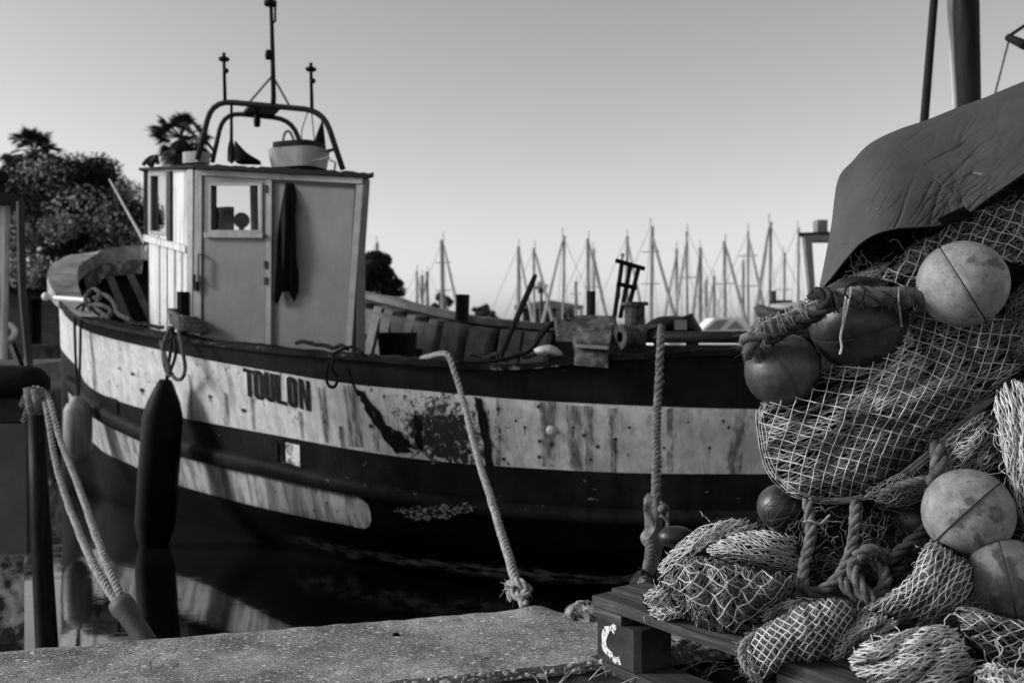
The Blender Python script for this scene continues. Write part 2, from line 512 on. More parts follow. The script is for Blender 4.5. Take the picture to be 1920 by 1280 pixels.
# frames of the far bulwark
def farpt(px):
    best=min(range(0,TIP+20),key=lambda i:abs(proj(loops['R'][i])[0]-px)+(0 if loops['R'][i].y>6.8 else 1e4))
    return best
for px,lean,wd in ((196,-.15,.07),(246,-.2,.07),(705,.08,.1),(742,.08,.1),(780,.08,.1),(818,.08,.1),(850,.06,.1),(890,.05,.17),(935,.05,.17),(985,.05,.17),(1032,.05,.17)):
    i=farpt(px); a=inward(i,.1)+Vector((0,0,-.05)); b=inward(i,.2)+Vector((0,0,-.7))
    t=(loops['R'][i+1]-loops['R'][i-1]).normalized(); inn=(inward(i,1)-loops['R'][i]).normalized()
    b=b+t*lean*1.5; mb=MB()
    f_=[a-t*wd/2,a+t*wd/2,b+t*wd/2,b-t*wd/2]
    mb.hexa(f_,[p+inn*.13 for p in f_]); recalc(obj('bulwark_frame',mb,M['frame'],boat))
# stringer plank under the far rail
mb=MB(); S=[]
i0,i1=farpt(850),farpt(640)
for i in range(min(i0,i1),max(i0,i1)+1):
    S.append(i)
ring=[[inward(i,.24)+Vector((0,0,-.09)) for i in S],[inward(i,.24)+Vector((0,0,-.30)) for i in S],[inward(i,.12)+Vector((0,0,-.30)) for i in S]]
mb.grid([[inward(i,.12)+Vector((0,0,-.09)) for i in S]]+ring); obj('stringer_plank',mb,M['frame'],boat)
mb=MB()
i0,i1=sorted((farpt(290),TIP-8)); S=range(i0,i1)
mb.grid([[inward(i,.22)+Vector((0,0,-.03)) for i in S],[inward(i,.25)+Vector((0,0,-.17)) for i in S],[inward(i,.12)+Vector((0,0,-.17)) for i in S]])
obj('inner_rail',mb,simple('flaking_rail_paint',.05,.3,14,.6,.4,.004,lo=.5,hi=.62),boat)

# lettering
LET={}
def stroke(x0,y0,x1,y1): return [(x0,y0),(x1,y0),(x1,y1),(x0,y1)]
def rrect(x0,y0,x1,y1,t,c):
    o=[(x0+c,y0),(x1-c,y0),(x1,y0+c),(x1,y1-c),(x1-c,y1),(x0+c,y1),(x0,y1-c),(x0,y0+c)]
    i=[(x0+t+c*.3,y0+t),(x1-t-c*.3,y0+t),(x1-t,y0+t+c*.3),(x1-t,y1-t-c*.3),(x1-t-c*.3,y1-t),(x0+t+c*.3,y1-t),(x0+t,y1-t-c*.3),(x0+t,y0+t+c*.3)]
    return [[o[k],o[(k+1)%8],i[(k+1)%8],i[k]] for k in range(8)]
def letter(ch,x,y,wd,h):
    t=wd*.42; q=[]
    if ch=='T': q=[stroke(0,0,wd,h*.15),stroke(wd*.34,h*.15,wd*.72,h)]
    if ch=='O': q=rrect(0,0,wd,h,t,wd*.28)
    if ch=='U': q=[p for p in rrect(0,0,wd,h,t,wd*.28)[2:7]]+[stroke(0,0,t,h*.3),stroke(wd-t,0,wd,h*.3)]
    if ch=='L': q=[stroke(0,0,t,h*.86),stroke(0,h*.86,wd,h)]
    if ch=='N':
        t=wd*.31; q=[stroke(0,0,t,h),stroke(wd-t,0,wd,h),[(t*.7,0),(t*1.3,0),(wd-t*.7,h),(wd-t*1.3,h)]]
    # skew: baseline falls with the sheer, uprights lean
    return [[(x+a+b*.05,y+b+a*.28) for a,b in p] for p in q]
polys=[]
for ch,x,y,wd,h in (('T',456,688,21,52),('O',475,691,19,55),('U',496,695,19,55),('L',517,700,19,55),('O',538,703,19,57),('N',560,708,21,57)):
    polys+=letter(ch,x,y,wd,h)
mb=MB()
for k,p in enumerate(polys):
    pts=[]
    for i in range(len(p)):
        a,b=Vector((*p[i],0)),Vector((*p[(i+1)%len(p)],0))
        for j in range(3): pts.append(a.lerp(b,j/3))
    P=[onhull(q.x,q.y,.005+.0006*(k%3))[0] for q in pts]; mb.add(P,[tuple(range(len(P)))])
obj('lettering',mb,simple('black_lettering_paint',.008,.05,30,.6,.1,lo=.5,hi=.7),boat)
# marks of a shape of their own on the side
decal('scrape_mark',[ragged([(668,725),(682,735),(720,785),(752,828),(775,848),(742,850),(716,815),(690,775)],3,1),
                     ragged([(778,770),(788,790),(792,840),(783,842),(776,800)],2,2),ragged([(735,800),(760,815),(772,838),(750,840)],3,3)],M['black'],.006)
decal('tar_patch',[ragged([(742,862),(800,868),(860,872),(900,880),(918,905),(912,926),(850,928),(790,920),(740,915),(770,905),(792,895),(770,880),(745,872)],4,4)],M['black'],.006)
decal('sprung_seam',[ragged([(889,742),(902,744),(918,800),(925,872),(912,874),(904,812)],2,5)],M['black'],.007)
def run_mat(name,c,al):
    t=NT(name); t.col(c); t.rough(.7)
    n=t.noise(t.coord((26,26,.9),True),1.6,4,.6)
    t.link(t.math('MULTIPLY',t.ramp(n,[(.36,0),(.62,1)]),al),t.b.inputs['Alpha']); return t.m
RR=run_mat('rust_run_stain',.1,.85); RS=simple('rust_spot_stain',.015,.07,40,.8,.2)
GR=run_mat('grime_run_stain',.07,.75)
for k,q in enumerate(([(596,725),(610,726),(618,828),(609,828)],[(645,722),(672,724),(682,838),(656,838)],[(560,770),(568,770),(571,822),(564,822)],[(636,800),(646,800),(647,838),(640,838)],[(700,760),(708,761),(712,846),(702,845)],[(470,745),(478,746),(480,805),(474,804)],[(420,735),(428,736),(430,795),(423,794)],[(355,700),(362,701),(362,783),(357,782)])):
    decal('rust_run',[ragged(q,1.5,6+k)],RR,.005+.0002*k)
for k,q in enumerate(([(1060,757),(1090,759),(1094,881),(1070,879)],[(1094,760),(1112,760),(1112,883),(1100,882)],[(1012,751),(1042,753),(1040,873),(1018,872)],[(1380,768),(1400,768),(1388,887),(1360,887)],[(1140,762),(1160,763),(1156,884),(1146,884)],[(1250,764),(1262,764),(1262,886),(1252,886)],[(930,745),(938,746),(940,872),(932,871)])):
    decal('grime_run',[ragged(q,2,20+k)],GR,.006+.0002*k)
rr=random.Random(77)
for k,(x,y,q,tl) in enumerate(((935,766,4,14),(1010,762,4,0),(968,788,3,0),(1012,826,4,0),(945,859,4,0),(953,868,3,0),(1012,856,4,0),(1035,832,5,10),(1154,822,4,44),(1356,788,3,8),(1366,800,3,0),(1180,800,3,0),(1420,795,4,0),(1245,838,3,0),(985,800,3,16),(640,800,3,24),(458,768,4,6),(697,798,4,0),(760,742,3,8),(722,742,3,8),(1108,860,3,0),(1290,790,2,0),(1330,838,3,14),(250,700,3,0),(268,730,4,10),(225,690,2,0),(395,742,3,12),(610,790,3,0),(780,806,4,12),(1075,800,3,20))):
    pts=[(x+math.cos(a)*q*rr.uniform(.7,1.2),y+math.sin(a)*q*rr.uniform(.7,1.2)) for a in [2*math.pi*i/9 for i in range(9)]]
    ps=[pts]
    if tl: ps.append([(x-q*.4,y),(x+q*.4,y),(x+q*.2,y+tl),(x-q*.1,y+tl)])
    decal('rust_spot',[[p for p in g] for g in ps],RS,.0065+.0001*k)
decal('bare_patch',[ragged([(745,946),(790,940),(850,936),(905,938),(890,952),(850,962),(790,964),(765,956)],5,14,7)],simple('bare_flaking_wood',.008,.42,48,.8,.5,lo=.5,hi=.62,stretch=(1,1,1.8)),.062)
decal('stripe_end',[[(664,931),(680,935),(690,944),(696,960),(697,975),(693,986),(684,989),(664,986)]],M['h_low'],.005)
mb=MB()
for (x0,y0,x1,y1,m) in ((537,832,563,868,0),):
    P=[onhull(x,y,.006)[0] for x,y in ((x0,y0-4),(x1,y0+2),(x1+1,y1+6),(x0+1,y1-2))]; mb.add(P,[(0,1,2,3)])
obj('freeing_port',mb,simple('bright_port_lining',.1,.75,14,.6,.3,lo=.4,hi=.55),boat)
mb=MB(); P=[onhull(x,y,.012)[0] for x,y in ((517,828),(522,829),(523,864),(518,863))]; mb.add(P,[(0,1,2,3)]); obj('scupper_slot',mb,M['black'],boat); mb=MB()
P=[onhull(x,y,.012)[0] for x,y in ((205,742),(222,748),(223,775),(206,770))]; mb.add(P,[(0,1,2,3)])
obj('scupper_slot',mb,M['black'],boat)
for x,y,r in ((1034,806,6),):
    p,n_=onhull(x,y,.01); mb=MB(); mb.lathe(p-n_*.02,[(0.028,0),(.026,.02),(.012,.03),(0,.03)],n_,12); obj('drain_outlet',mb,M['pale'],boat)

# ---------------------------------------------------------------- wheelhouse
A2=Vector((-2.086,6.6,0)); B2=Vector((-.8985,6.1,0)); P0=Vector((-2.74,7.5,0))
def plane(a,b):
    t=(b-a).normalized(); n=Vector((t.y,-t.x,0))
    if n.y>0: n=-n
    return a,n
NP=plane(A2,B2); CP=plane(A2,P0)
if CP[1].x>0: CP=(CP[0],-CP[1])
def cast(px,py,pl,off=0):
    d=at(px,py,1)-Vector((0,0,EYE)); o=Vector((0,0,EYE)); a,n=pl
    t=(Vector((a.x,a.y,EYE))-o).dot(n)/d.dot(n)
    return o+d*t+n*off
def slab(mb,poly,pl,o0,o1,mi=0):
    mb.hexa([cast(x,y,pl)+pl[1]*o0 for x,y in poly],[cast(x,y,pl)+pl[1]*o1 for x,y in poly],mi)
def rect(x0,y0,x1,y1): return [(x0,y0),(x1,y0),(x1,y1),(x0,y1)]
def topy(x): return 319+(x-372)*16/313.0       # roof line on the near side
t=NT('grey_wheelhouse_paint'); v=t.coord((1,1,1),True)
c=t.ramp(t.noise(v,3.5,7,.7),[(.32,.14),(.66,.2)])
c=t.mix(t.math('MULTIPLY',t.ramp(t.noise(t.coord((22,22,.7),True),1.6,5,.7),[(.54,0),(.7,1)]),.12),c,.07)
c=t.mix(t.ramp(t.noise(v,30,6,.8),[(.66,0),(.7,.5)]),c,.05)
t.col(c); t.rough(.55); t.spec(.25); t.bump(t.noise(t.coord((1,1,.3),True),60,4),.2,.002); M['wh_near']=t.m
t=NT('weathered_white_planks'); v=t.coord((9,9,.5),True)
c=t.ramp(t.noise(v,2,6,.7),[(.35,.72),(.52,.58),(.64,.24)]); c=t.mix(t.ramp(t.noise(t.coord((1,1,1),True),9,5,.7),[(.6,0),(.7,.6)]),c,.18)
t.col(c); t.rough(.6); t.bump(t.noise(v,8,4),.4,.004); M['wh_plank']=t.m
M['wh_trim']=simple('pale_trim_paint',.2,.3,12,.5,.2)
mb=MB(); T=-.05
xr=lambda y: 686-(y-335)*.068        # right edge leans
lo=700
slab(mb,[(368,topy(368)),(397,topy(397)),(397,636),(366,628)],NP,0,T)
slab(mb,[(495,topy(495)),(686,topy(686)),(xr(lo),lo),(495,lo)],NP,0,T)
slab(mb,[(397,topy(397)),(495,topy(495)),(495,346),(397,344)],NP,0,T)
slab(mb,[(397,437),(495,437),(495,668),(397,636)],NP,0,T)
near_wall=recalc(obj('wheelhouse',mb,M['wh_near'],boat))
# chamfered facet
mb=MB()
slab(mb,[(279,446),(366,468),(366,624),(281,620)],CP,0,T)
slab(mb,[(278,318),(284,318),(284,446),(279,446)],CP,0,T)
slab(mb,[(318,318),(368,319),(367,468),(318,456)],CP,0,T)
slab(mb,[(284,318),(318,318),(318,326),(284,326)],CP,0,T)
slab(mb,[(284,437),(318,441),(318,456),(284,447)],CP,0,T)
recalc(obj('front_panel',mb,M['wh_plank'],near_wall))
mb=MB(); slab(mb,[(279,440),(358,462),(358,474),(279,452)],CP,0,.04); recalc(obj('sill',mb,M['wh_plank'],near_wall))
mb=MB(); slab(mb,[(317,322),(324,322),(324,452),(317,450)],CP,0,.02); recalc(obj('dark_batten',mb,M['dark2'],near_wall)); mb=MB(); slab(mb,[(352,472),(358,474),(357,600),(351,600)],CP,0,.006); recalc(obj('dark_batten',mb,M['dark2'],near_wall))
mb=MB()
for x in (299,313,327,341): slab(mb,[(x,458),(x+1.6,459),(x+1.6,620),(x,620)],CP,0,.004)
recalc(obj('plank_seam',mb,simple('seam_grey',.1,.25,20),near_wall))
mb=MB(); slab(mb,[(359,318),(370,319),(368,626),(358,626)],CP,0,.03); slab(mb,[(370,320),(383,321),(381,630),(367,626)],NP,0,.025); recalc(obj('corner_post',mb,M['wh_trim'],near_wall))
mb=MB(); slab(mb,[(373,topy(373)),(684,topy(684)),(683,topy(684)+11),(375,topy(373)+10)],NP,0,.03)
slab(mb,[(673,348),(685,348),(xr(lo)-1,lo),(xr(lo)-12,lo)],NP,0,.03); slab(mb,[(503,334),(513,335),(511,lo),(502,lo)],NP,0,.022)
recalc(obj('wall_trim',mb,M['wh_trim'],near_wall))
mb=MB(); slab(mb,[(513,336),(673,345),(673,351),(513,342)],NP,0,.02); recalc(obj('dark_batten',mb,M['dark2'],near_wall)); mb=MB(); slab(mb,[(667,350),(673,350),(655,690),(650,690)],NP,0,.012); recalc(obj('dark_batten',mb,M['dark2'],near_wall))
def glass(name):
    t=NT(name); t.n.remove(t.b)
    tr=t.new('ShaderNodeBsdfTransparent'); tr.inputs[0].default_value=G(.8)
    gl=t.new('ShaderNodeBsdfGlossy'); gl.inputs['Roughness'].default_value=.06; gl.inputs[0].default_value=G(.9)
    mx=t.new('ShaderNodeMixShader'); fr=t.new('ShaderNodeFresnel'); fr.inputs[0].default_value=1.5
    nz=t.ramp(t.noise(t.coord((1,1,1),True),7,4),[(.3,0),(.8,.02)])
    t.link(t.math('ADD',nz,.006,True),mx.inputs[0]); t.link(tr.outputs[0],mx.inputs[1]); t.link(gl.outputs[0],mx.inputs[2]); t.link(mx.outputs[0],t.out.inputs[0])
    return t.m
M['glass']=glass('salted_window_glass')
mb=MB(); mb.add([cast(x,y,CP,-.02) for x,y in rect(284,326,318,441)],[(0,1,2,3)]); (obj('pane',mb,M['glass'],near_wall))
mb=MB()
for q in ([(282,324),(320,324),(320,330),(282,330)],[(282,432),(320,436),(320,442),(282,438)],[(282,330),(287,330),(287,432),(282,432)],[(314,330),(320,330),(320,436),(314,436)]): slab(mb,q,CP,0,.018)
recalc(obj('window_frame',mb,M['wh_trim'],near_wall))
# door leaf with its window
mb=MB()
slab(mb,[(384,330),(502,334),(502,347),(384,345)],NP,0,.015); slab(mb,[(384,345),(398,345),(398,437),(384,437)],NP,0,.015); slab(mb,[(494,347),(502,347),(502,437),(494,437)],NP,0,.015)
slab(mb,[(384,437),(502,437),(500,655),(384,630)],NP,0,.015)
door=recalc(obj('door',mb,M['wh_near'],boat))
mb=MB(); slab(mb,[(390,437),(500,438),(500,447),(390,446)],NP,.016,.045)
for q in (rect(396,344,496,349),rect(396,432,496,437),rect(396,349,400,432),rect(491,349,496,432)): slab(mb,q,NP,.016,.026)
recalc(obj('window_frame',mb,M['wh_trim'],door))
mb=MB(); mb.add([cast(x,y,NP,-.012) for x,y in rect(398,346,494,437)],[(0,1,2,3)]); (obj('pane',mb,M['glass'],door))
mb=MB(); a,b=cast(383,478,NP,.03),cast(382,528,NP,.03); mb.tube([a-NP[1]*.03,a+NP[1]*.03,b+NP[1]*.03,b-NP[1]*.03],.011,6); obj('handle',mb,M['wh_trim'],door)
mb=MB(); slab(mb,rect(370,515,377,545),NP,.02,.045); recalc(obj('latch',mb,M['iron_black'],door))
for y in (348,490,520):
    mb=MB(); slab(mb,rect(500,y,505,y+14),NP,.016,.03); recalc(obj('hinge',mb,M['iron'],door))
# remaining walls, roof
ax=(B2-A2).normalized(); an=Vector((-.25,.97,0)).normalized(); an2=Vector((-.31,.95,0)).normalized()
F5=P0+an2*.45; G6=A2+an2*1.6; H7=B2+an*1.5
ZA,ZB,ZP=2.54,2.405,2.68
def plz(p):
    m=[(A2,ZA),(B2,ZB),(P0,ZP)]
    u=B2-A2; v=P0-A2; du,dv=ZB-ZA,ZP-ZA
    det=u.x*v.y-u.y*v.x; w_=p-A2
    s_=(w_.x*v.y-w_.y*v.x)/det; t_=(u.x*w_.y-u.y*w_.x)/det
    q=p-A2; return ZA+(ZB-ZA)*q.dot(ax)/(B2-A2).length+.07*(q.x*-ax.y+q.y*ax.x)
mb=MB()
def wallseg(a,b,z0,z1,th=.05):
    n=(b-a).cross(Vector((0,0,1))).normalized()*th
    za=z1 if z1 else plz(a)-.005; zb=z1 if z1 else plz(b)-.005
    f_=[Vector((a.x,a.y,z0)),Vector((b.x,b.y,z0)),Vector((b.x,b.y,zb)),Vector((a.x,a.y,za))]
    mb.hexa(f_,[p+n for p in f_])
wallseg(P0,F5,.8,2.1); wallseg(F5,G6,.8,2.1); wallseg(G6,H7,.8,2.05); wallseg(H7,B2,.8,None)
for a,b,k in ((P0,F5,.03),(F5,P0,.05),(F5,G6,.1),(G6,F5,.1),(G6,H7,.08),(H7,G6,.4)):
    q=a.lerp(b,k); wallseg(a.lerp(b,.005),q,2.11,None)
recalc(obj('rear_wall',mb,M['wh_near'],near_wall))
c7=(A2+B2+H7+G6+P0+F5)/6; RZ=[plz(q) for q in (A2,B2,H7,G6,F5,P0)]
ring=[]
for p in (A2,B2,H7,G6,F5,P0):
    d=(p-c7).normalized(); q=p+d*.085; ring.append(Vector((q.x,q.y,RZ[len(ring)])))
mb=MB(); mb.hexa(ring,[p+Vector((0,0,.018)) for p in ring])
roof=recalc(obj('roof',mb,simple('tarred_roof_edge',.008,.03,18,.7,.4),boat))
mb=MB(); rr=random.Random(3)
E=[ring[0],ring[1]]
pts=[]; bts=[]
for i in range(41):
    p=E[0].lerp(E[1],i/40); d=Vector((.39,-.92,0))*.012
    pts.append(p+Vector((0,-.012,.022+rr.uniform(-.004,.008)))); bts.append(p+Vector((0,-.012,rr.uniform(-.016,.0) if i%3 else -.006)))
mb.grid([pts,bts]); mb.grid([[p+Vector((0,.02,0)) for p in pts],[p+Vector((0,.02,0)) for p in bts]])
obj('drip_edge',mb,M['black'],roof)
# things seen through the door window
mb=MB(); c=at(420,412,7.0); mb.box(c,.135,.05,.175,R(-22)); a_=[at(402,388,6.93),at(437,434,6.93)]; b_=[at(437,388,6.93),at(402,434,6.93)]
ib=obj('instrument_box',mb,M['dark'],boat); mb=MB(); mb.tube(a_,.008,4); mb.tube(b_,.008,4); obj('cross_mark',mb,M['black'],ib)
mb=MB(); c=at(453,413,7.0); mb.lathe(c,[(0,-.03),(.05,-.03),(.056,0),(.05,.03),(0,.03)],(.3,-1,0),20); mb.tube([c+Vector((0,0,-.05)),c+Vector((0,0,-.6))],.02,8); obj('compass',mb,M['black'],boat)
mb=MB(); mb.tube([at(476,345,7.3),at(478,440,7.3)],.03,6); obj('inner_post',mb,M['dark2'],boat)

# ---------------------------------------------------------------- roof gear
mb=MB()
def bent(pts,r,n=6): return spline(pts,n)
def hoop(D,pts):
    P=[at(x,y,D) for x,y in pts]
    out=[P[0]]
    for i in range(1,len(P)-1):
        a,b,c=P[i-1],P[i],P[i+1]; r_=min(.13,(a-b).length*.45,(c-b).length*.45)
        p=b+(a-b).normalized()*r_; q=b+(c-b).normalized()*r_
        for k in range(6):
            t=k/5; out.append((p*(1-t)**2)+(b*2*t*(1-t))+(q*t*t))
    out.append(P[-1]); return out
mb.tube(hoop(6.5,[(370,300),(398,189),(606,208),(643,318)]),.019,8)
mb.tube(hoop(6.95,[(398,305),(419,211),(548,224),(577,312)]),.017,8)
mb.tube([at(384,262,6.5),at(400,282,6.9)],.011,6); mb.tube([at(629,280,6.5),at(602,286,6.9)],.011,6)
arch=obj('roof_arch',mb,M['dark2'],boat,smooth=True)
mb=MB(); pq=[at(470,198,6.5),at(529,203,6.5),at(512,219,6.95),at(456,214,6.95)]; mb.hexa(pq,[p+Vector((0,0,.02)) for p in pq]); obj('radar_platform',mb,M['black'],arch)
mb=MB(); c=at(482,228,6.8); mb.lathe(c,[(0,.04),(.02,.04),(.024,0),(.02,-.035),(0,-.04)],(0,0,1),12); mb.tube([c,c+Vector((0,0,.08))],.008,6); obj('deck_lamp',mb,M['black'],arch)
mb=MB(); D=6.5
mb.tube([at(512,205,D),at(513,182,D),at(510,60,D),at(508,8,D)],[.018,.017,.014,.012],8); mb.tube([at(510,45,D),at(516,40,D),at(516,8,D)],.008,6)
mb.lathe(at(507,8,D),[(0,-.01),(.04,-.01),(.042,.02),(.015,.025),(.015,.05),(0,.055)],(0,0,1),12); mb.lathe(at(503,103,D),[(0,-.035),(.018,-.03),(.022,0),(.015,.03),(0,.035)],(0,0,1),10)
obj('antenna_mast',mb,M['dark'],arch,smooth=True)
mb=MB()
for b_ in ((464,196),(544,201)): mb.tube([at(511,142,D),at(*b_,D)],.008,5)
obj('mast_stay',mb,M['lamp_grey'],arch)
for x,y0,y1 in ((421,102,190),(584,121,207)):
    mb=MB(); mb.tube([at(x+1,y1,D),at(x-1,y0+10,D),at(x-1,y0-3,D)],[.012,.011,.008],8)
    mb.lathe(at(x-1,y0+9,D),[(0,-.014),(.03,-.012),(.038,0),(.03,.01),(.012,.014),(.01,.04),(0,.042)],(0,0,1),14); mb.sphere(at(x+3,y0+31,D),.018,10,6)
    obj('navigation_light',mb,M['dark'],arch,smooth=True)
mb=MB(); mb.tube(spline([at(578,208,6.5),at(566,245,6.6),at(567,275,6.7)],6),.004,5); mb.tube(spline([at(584,208,6.5),at(588,250,6.6),at(592,288,6.7)],6),.004,5); obj('aerial_wire',mb,M['lamp_grey'],arch)
mb=MB(); mb.tube([at(434,306,6.5),at(434,195,6.5)],[.013,.009],6); mb.tube(spline([at(428,303,6.5),at(429,275,6.5),at(434,262,6.5),at(438,280,6.5),at(439,303,6.5)],5),.007,5); obj('whip_aerial',mb,M['dark'],roof)
# wedge shaped folded canvas, tub, cone, lamp, horn
tub=empty('storage_tub',at(560,314,6.5)); tag(tub,'pale round-cornered tub with dark lid and hoop handle on wheelhouse roof','tub')
def rbox(mb,c,sx,sy,sz,rz,r=.25,mi=0,taper=1.0):
    rows=[]
    for z,k in ((-.5,taper),(-.46,taper),(.46,1),(.5,1)):
        row=[]
        for i in range(28):
            a=2*math.pi*i/28; cx,sy_=math.cos(a),math.sin(a); e=.5
            x=math.copysign(abs(cx)**e,cx)*sx/2*k; y=math.copysign(abs(sy_)**e,sy_)*sy/2*k
            row.append(Vector(c)+Vector((x*math.cos(rz)-y*math.sin(rz),x*math.sin(rz)+y*math.cos(rz),z*sz)))
        rows.append(row)
    mb.grid(rows,mi,closed_u=True); b=len(mb.v)-28; mb.f.append(tuple(range(b,b+28))); mb.m.append(mi); mb.f.append(tuple(range(b-84,b-56))[::-1]); mb.m.append(mi)
mb=MB(); c=at(561,294,6.65); rbox(mb,c+Vector((0,0,-.02)),.37,.3,.125,R(-22),taper=.9); obj('tub_body',mb,simple('chalky_plastic',.3,.42,10,.6,.2),tub)
mb=MB(); rbox(mb,at(560,277,6.65),.31,.25,.055,R(-22)); obj('lid',mb,M['dark'],tub)
mb=MB(); mb.tube(spline([at(530,272,6.6),at(533,252,6.6),at(541,246,6.6),at(549,258,6.6),at(551,273,6.6)],6),.009,6); obj('handle',mb,M['grey'],tub)
mb=MB(); mb.tube(spline([at(618,300,6.45),at(628,305,6.42),at(627,318,6.42)],5),.008,5); mb.tube([at(580,304,6.5),at(618,296,6.45)],.008,5); obj('lashing',mb,M['rope_pale'],tub)
mb=MB(); mb.lathe(at(598,280,6.75),[(.05,0),(.03,.09),(.006,.19),(0,.19)],(.12,0,1),14); tag(obj('signal_cone',mb,M['black']),'narrow black cone standing behind the pale roof tub','signal cone')
cb=Blob([(440,264),(447,268),(460,284),(478,296),(490,303),(491,309),(470,309),(448,308),(441,300)],6.6,.05,.05)
mb=MB(); cb.mesh(mb,na=30,nr=5); tag(obj('folded_canvas',mb,M['cloth_black'],smooth=True),'dark wedge of folded canvas lying on wheelhouse roof under the arch','canvas')
mb=MB(); rbox(mb,at(368,297,6.75),.17,.12,.075,R(-22)); mb.tube([at(370,290,6.6),at(370,304,6.6)],.008,5); tag(obj('roof_lamp',mb,M['lamp_grey']),'small pale lamp box on wheelhouse roof beside the left arch foot','lamp')
mb=MB(); mb.tube(spline([at(268,310,7.1),at(278,298,7.1),at(292,294,7.1),at(296,308,7.1)],5),[.014]*16,6); mb.lathe(at(288,300,7.1),[(0,-.05),(.03,-.05),(.02,0),(.012,.05),(0,.05)],(.6,-.4,.5),10); tag(obj('fog_horn',mb,M['dark2']),'small dark horn bracket at the corner of wheelhouse roof','horn')
# jacket hanging by the door
def jfold(x,y): return .016*math.sin((x-532)*.42+.012*(y-400))
jb=Blob([(540,328),(550,342),(558,358),(556,378),(553,395),(556,440),(561,500),(562,545),(557,570),(547,570),(544,548),(530,547),(525,570),(514,565),(509,545),(511,500),(517,450),(524,405),(530,370),(535,345)],6.32,.07,.02,c=(536,460),fn=jfold)
mb=MB(); jb.mesh(mb,na=90,nr=16); tag(obj('jacket',mb,M['cloth_black'],smooth=True),'black jacket hanging from a hook on the grey wheelhouse side','jacket')

# ---------------------------------------------------------------- mast, boom
mb=MB(); D=6.0; mb.tube([at(1812,700,D),at(1813,190,D),at(1811,0,D),at(1806,-600,D),at(1803,-1000,D)],[.085,.08,.077,.06,.05],14); mast=obj('mast',mb,simple('dark_mast_wood',.012,.04,5,.6,.3,.004,(4,4,.3)),boat,smooth=True)
mb=MB(); mb.tube([at(1797,420,5.95),at(1790,190,5.9),at(1779,-10,5.9),at(1774,-300,5.9)],.014,8); obj('halyard',mb,simple('pale_line',.5,.6),mast)
mb=MB(); mb.tube([at(1715,380,5.7),at(1733,228,5.8),at(1752,-6,5.9),at(1776,-400,6)],[.026,.026,.024,.02],8); obj('mast_strut',mb,M['dark'],mast,smooth=True)
mb=MB(); mb.tube([at(1889,70,6.2),at(1920,84,6.1),at(2100,160,5.8)],[.022,.03,.04],10); mb.tube([at(1889,70,6.2),at(1925,46,6.2),at(2000,-20,6.2)],.012,6); obj('derrick_boom',mb,M['dark'],boat); mb=MB(); mb.tube([at(2100,760,5.8),at(2100,-60,5.8)],[.07,.05],10); obj('derrick_post',mb,M['dark'],boat)
mb=MB(); mb.tube([at(1892,74,6.2),at(1868,166,6.2),at(1850,260,6.2)],.007,5); obj('boom_line',mb,M['rope_grey'],boat)

# ---------------------------------------------------------------- rail fittings
def bitt(pts,r,mat,name='bitt'):
    mb=MB(); mb.tube(pts,r,10); return obj(name,mb,mat,boat)
bitt([at(343,625,6.65),at(343,547,6.65)],.04,M['black'])
bitt([at(866,600,7.75),at(868,552,7.75)],.055,M['dark'])
bitt([at(1108,640,5.5),at(1108,546,5.5)],.026,M['dark'])
mb=MB(); c=at(1190,600,5.1); mb.tube([at(1190,640,5.1),at(1190,572,5.1)],.052,14); mb.lathe(at(1190,569,5.1),[(0,-.01),(.07,-.01),(.07,.008),(0,.01)],(0,0,1),14); mb.lathe(at(1162,632,4.95),[(.028,0),(.062,0),(.062,.03),(.05,.035),(.05,.1),(.06,.12)],(.9,.45,0),18)
mb.tube([at(1175,632,5.0),at(1205,628,5.05)],.055,14); obj('fairlead',mb,M['iron'],boat,smooth=False)
mb=MB(); mb.tube([at(1198,634,5.0),at(1420,632,4.9),at(1620,630,4.85)],.032,12); obj('rail_pipe',mb,M['iron_black'],boat,smooth=True)
mb=MB(); 
for x0,x1 in ((1213,1226),(1245,1286),(1310,1440)):
    mb=MB(); mb.tube([at(x0,645,4.78),at(x1,645.5,4.74)],.006,5); obj('rail_edge',mb,M['white'],boat)
mb=MB()
P=[at(1072,600,5.15),at(1150,605,5.05),at(1150,640,5.0),at(1140,662,4.9),at(1075,657,5.0)]; mb.hexa(P,[p+Vector((.05,.28,0)) for p in P])
P=[at(1078,650,4.86),at(1140,655,4.8),at(1140,690,4.74),at(1076,684,4.78)]; mb.hexa(P,[p+Vector((.01,.08,0)) for p in P])
P=[at(1044,600,5.4),at(1090,590,5.4),at(1145,592,5.35),at(1150,640,5.3),at(1044,640,5.4)]; mb.hexa(P,[p+Vector((.05,.2,0)) for p in P])
win=recalc(obj('winch_housing',mb,simple('scuffed_grey_steel',.03,.16,12,.55,.4,lo=.42,hi=.66),boat))
mb=MB(); P=[at(1080,645,4.84),at(1139,649,4.78),at(1139,655,4.76),at(1080,651,4.82)]; mb.hexa(P,[p+Vector((0,.04,.0)) for p in P]); obj('winch_lip',mb,M['grey'],win)
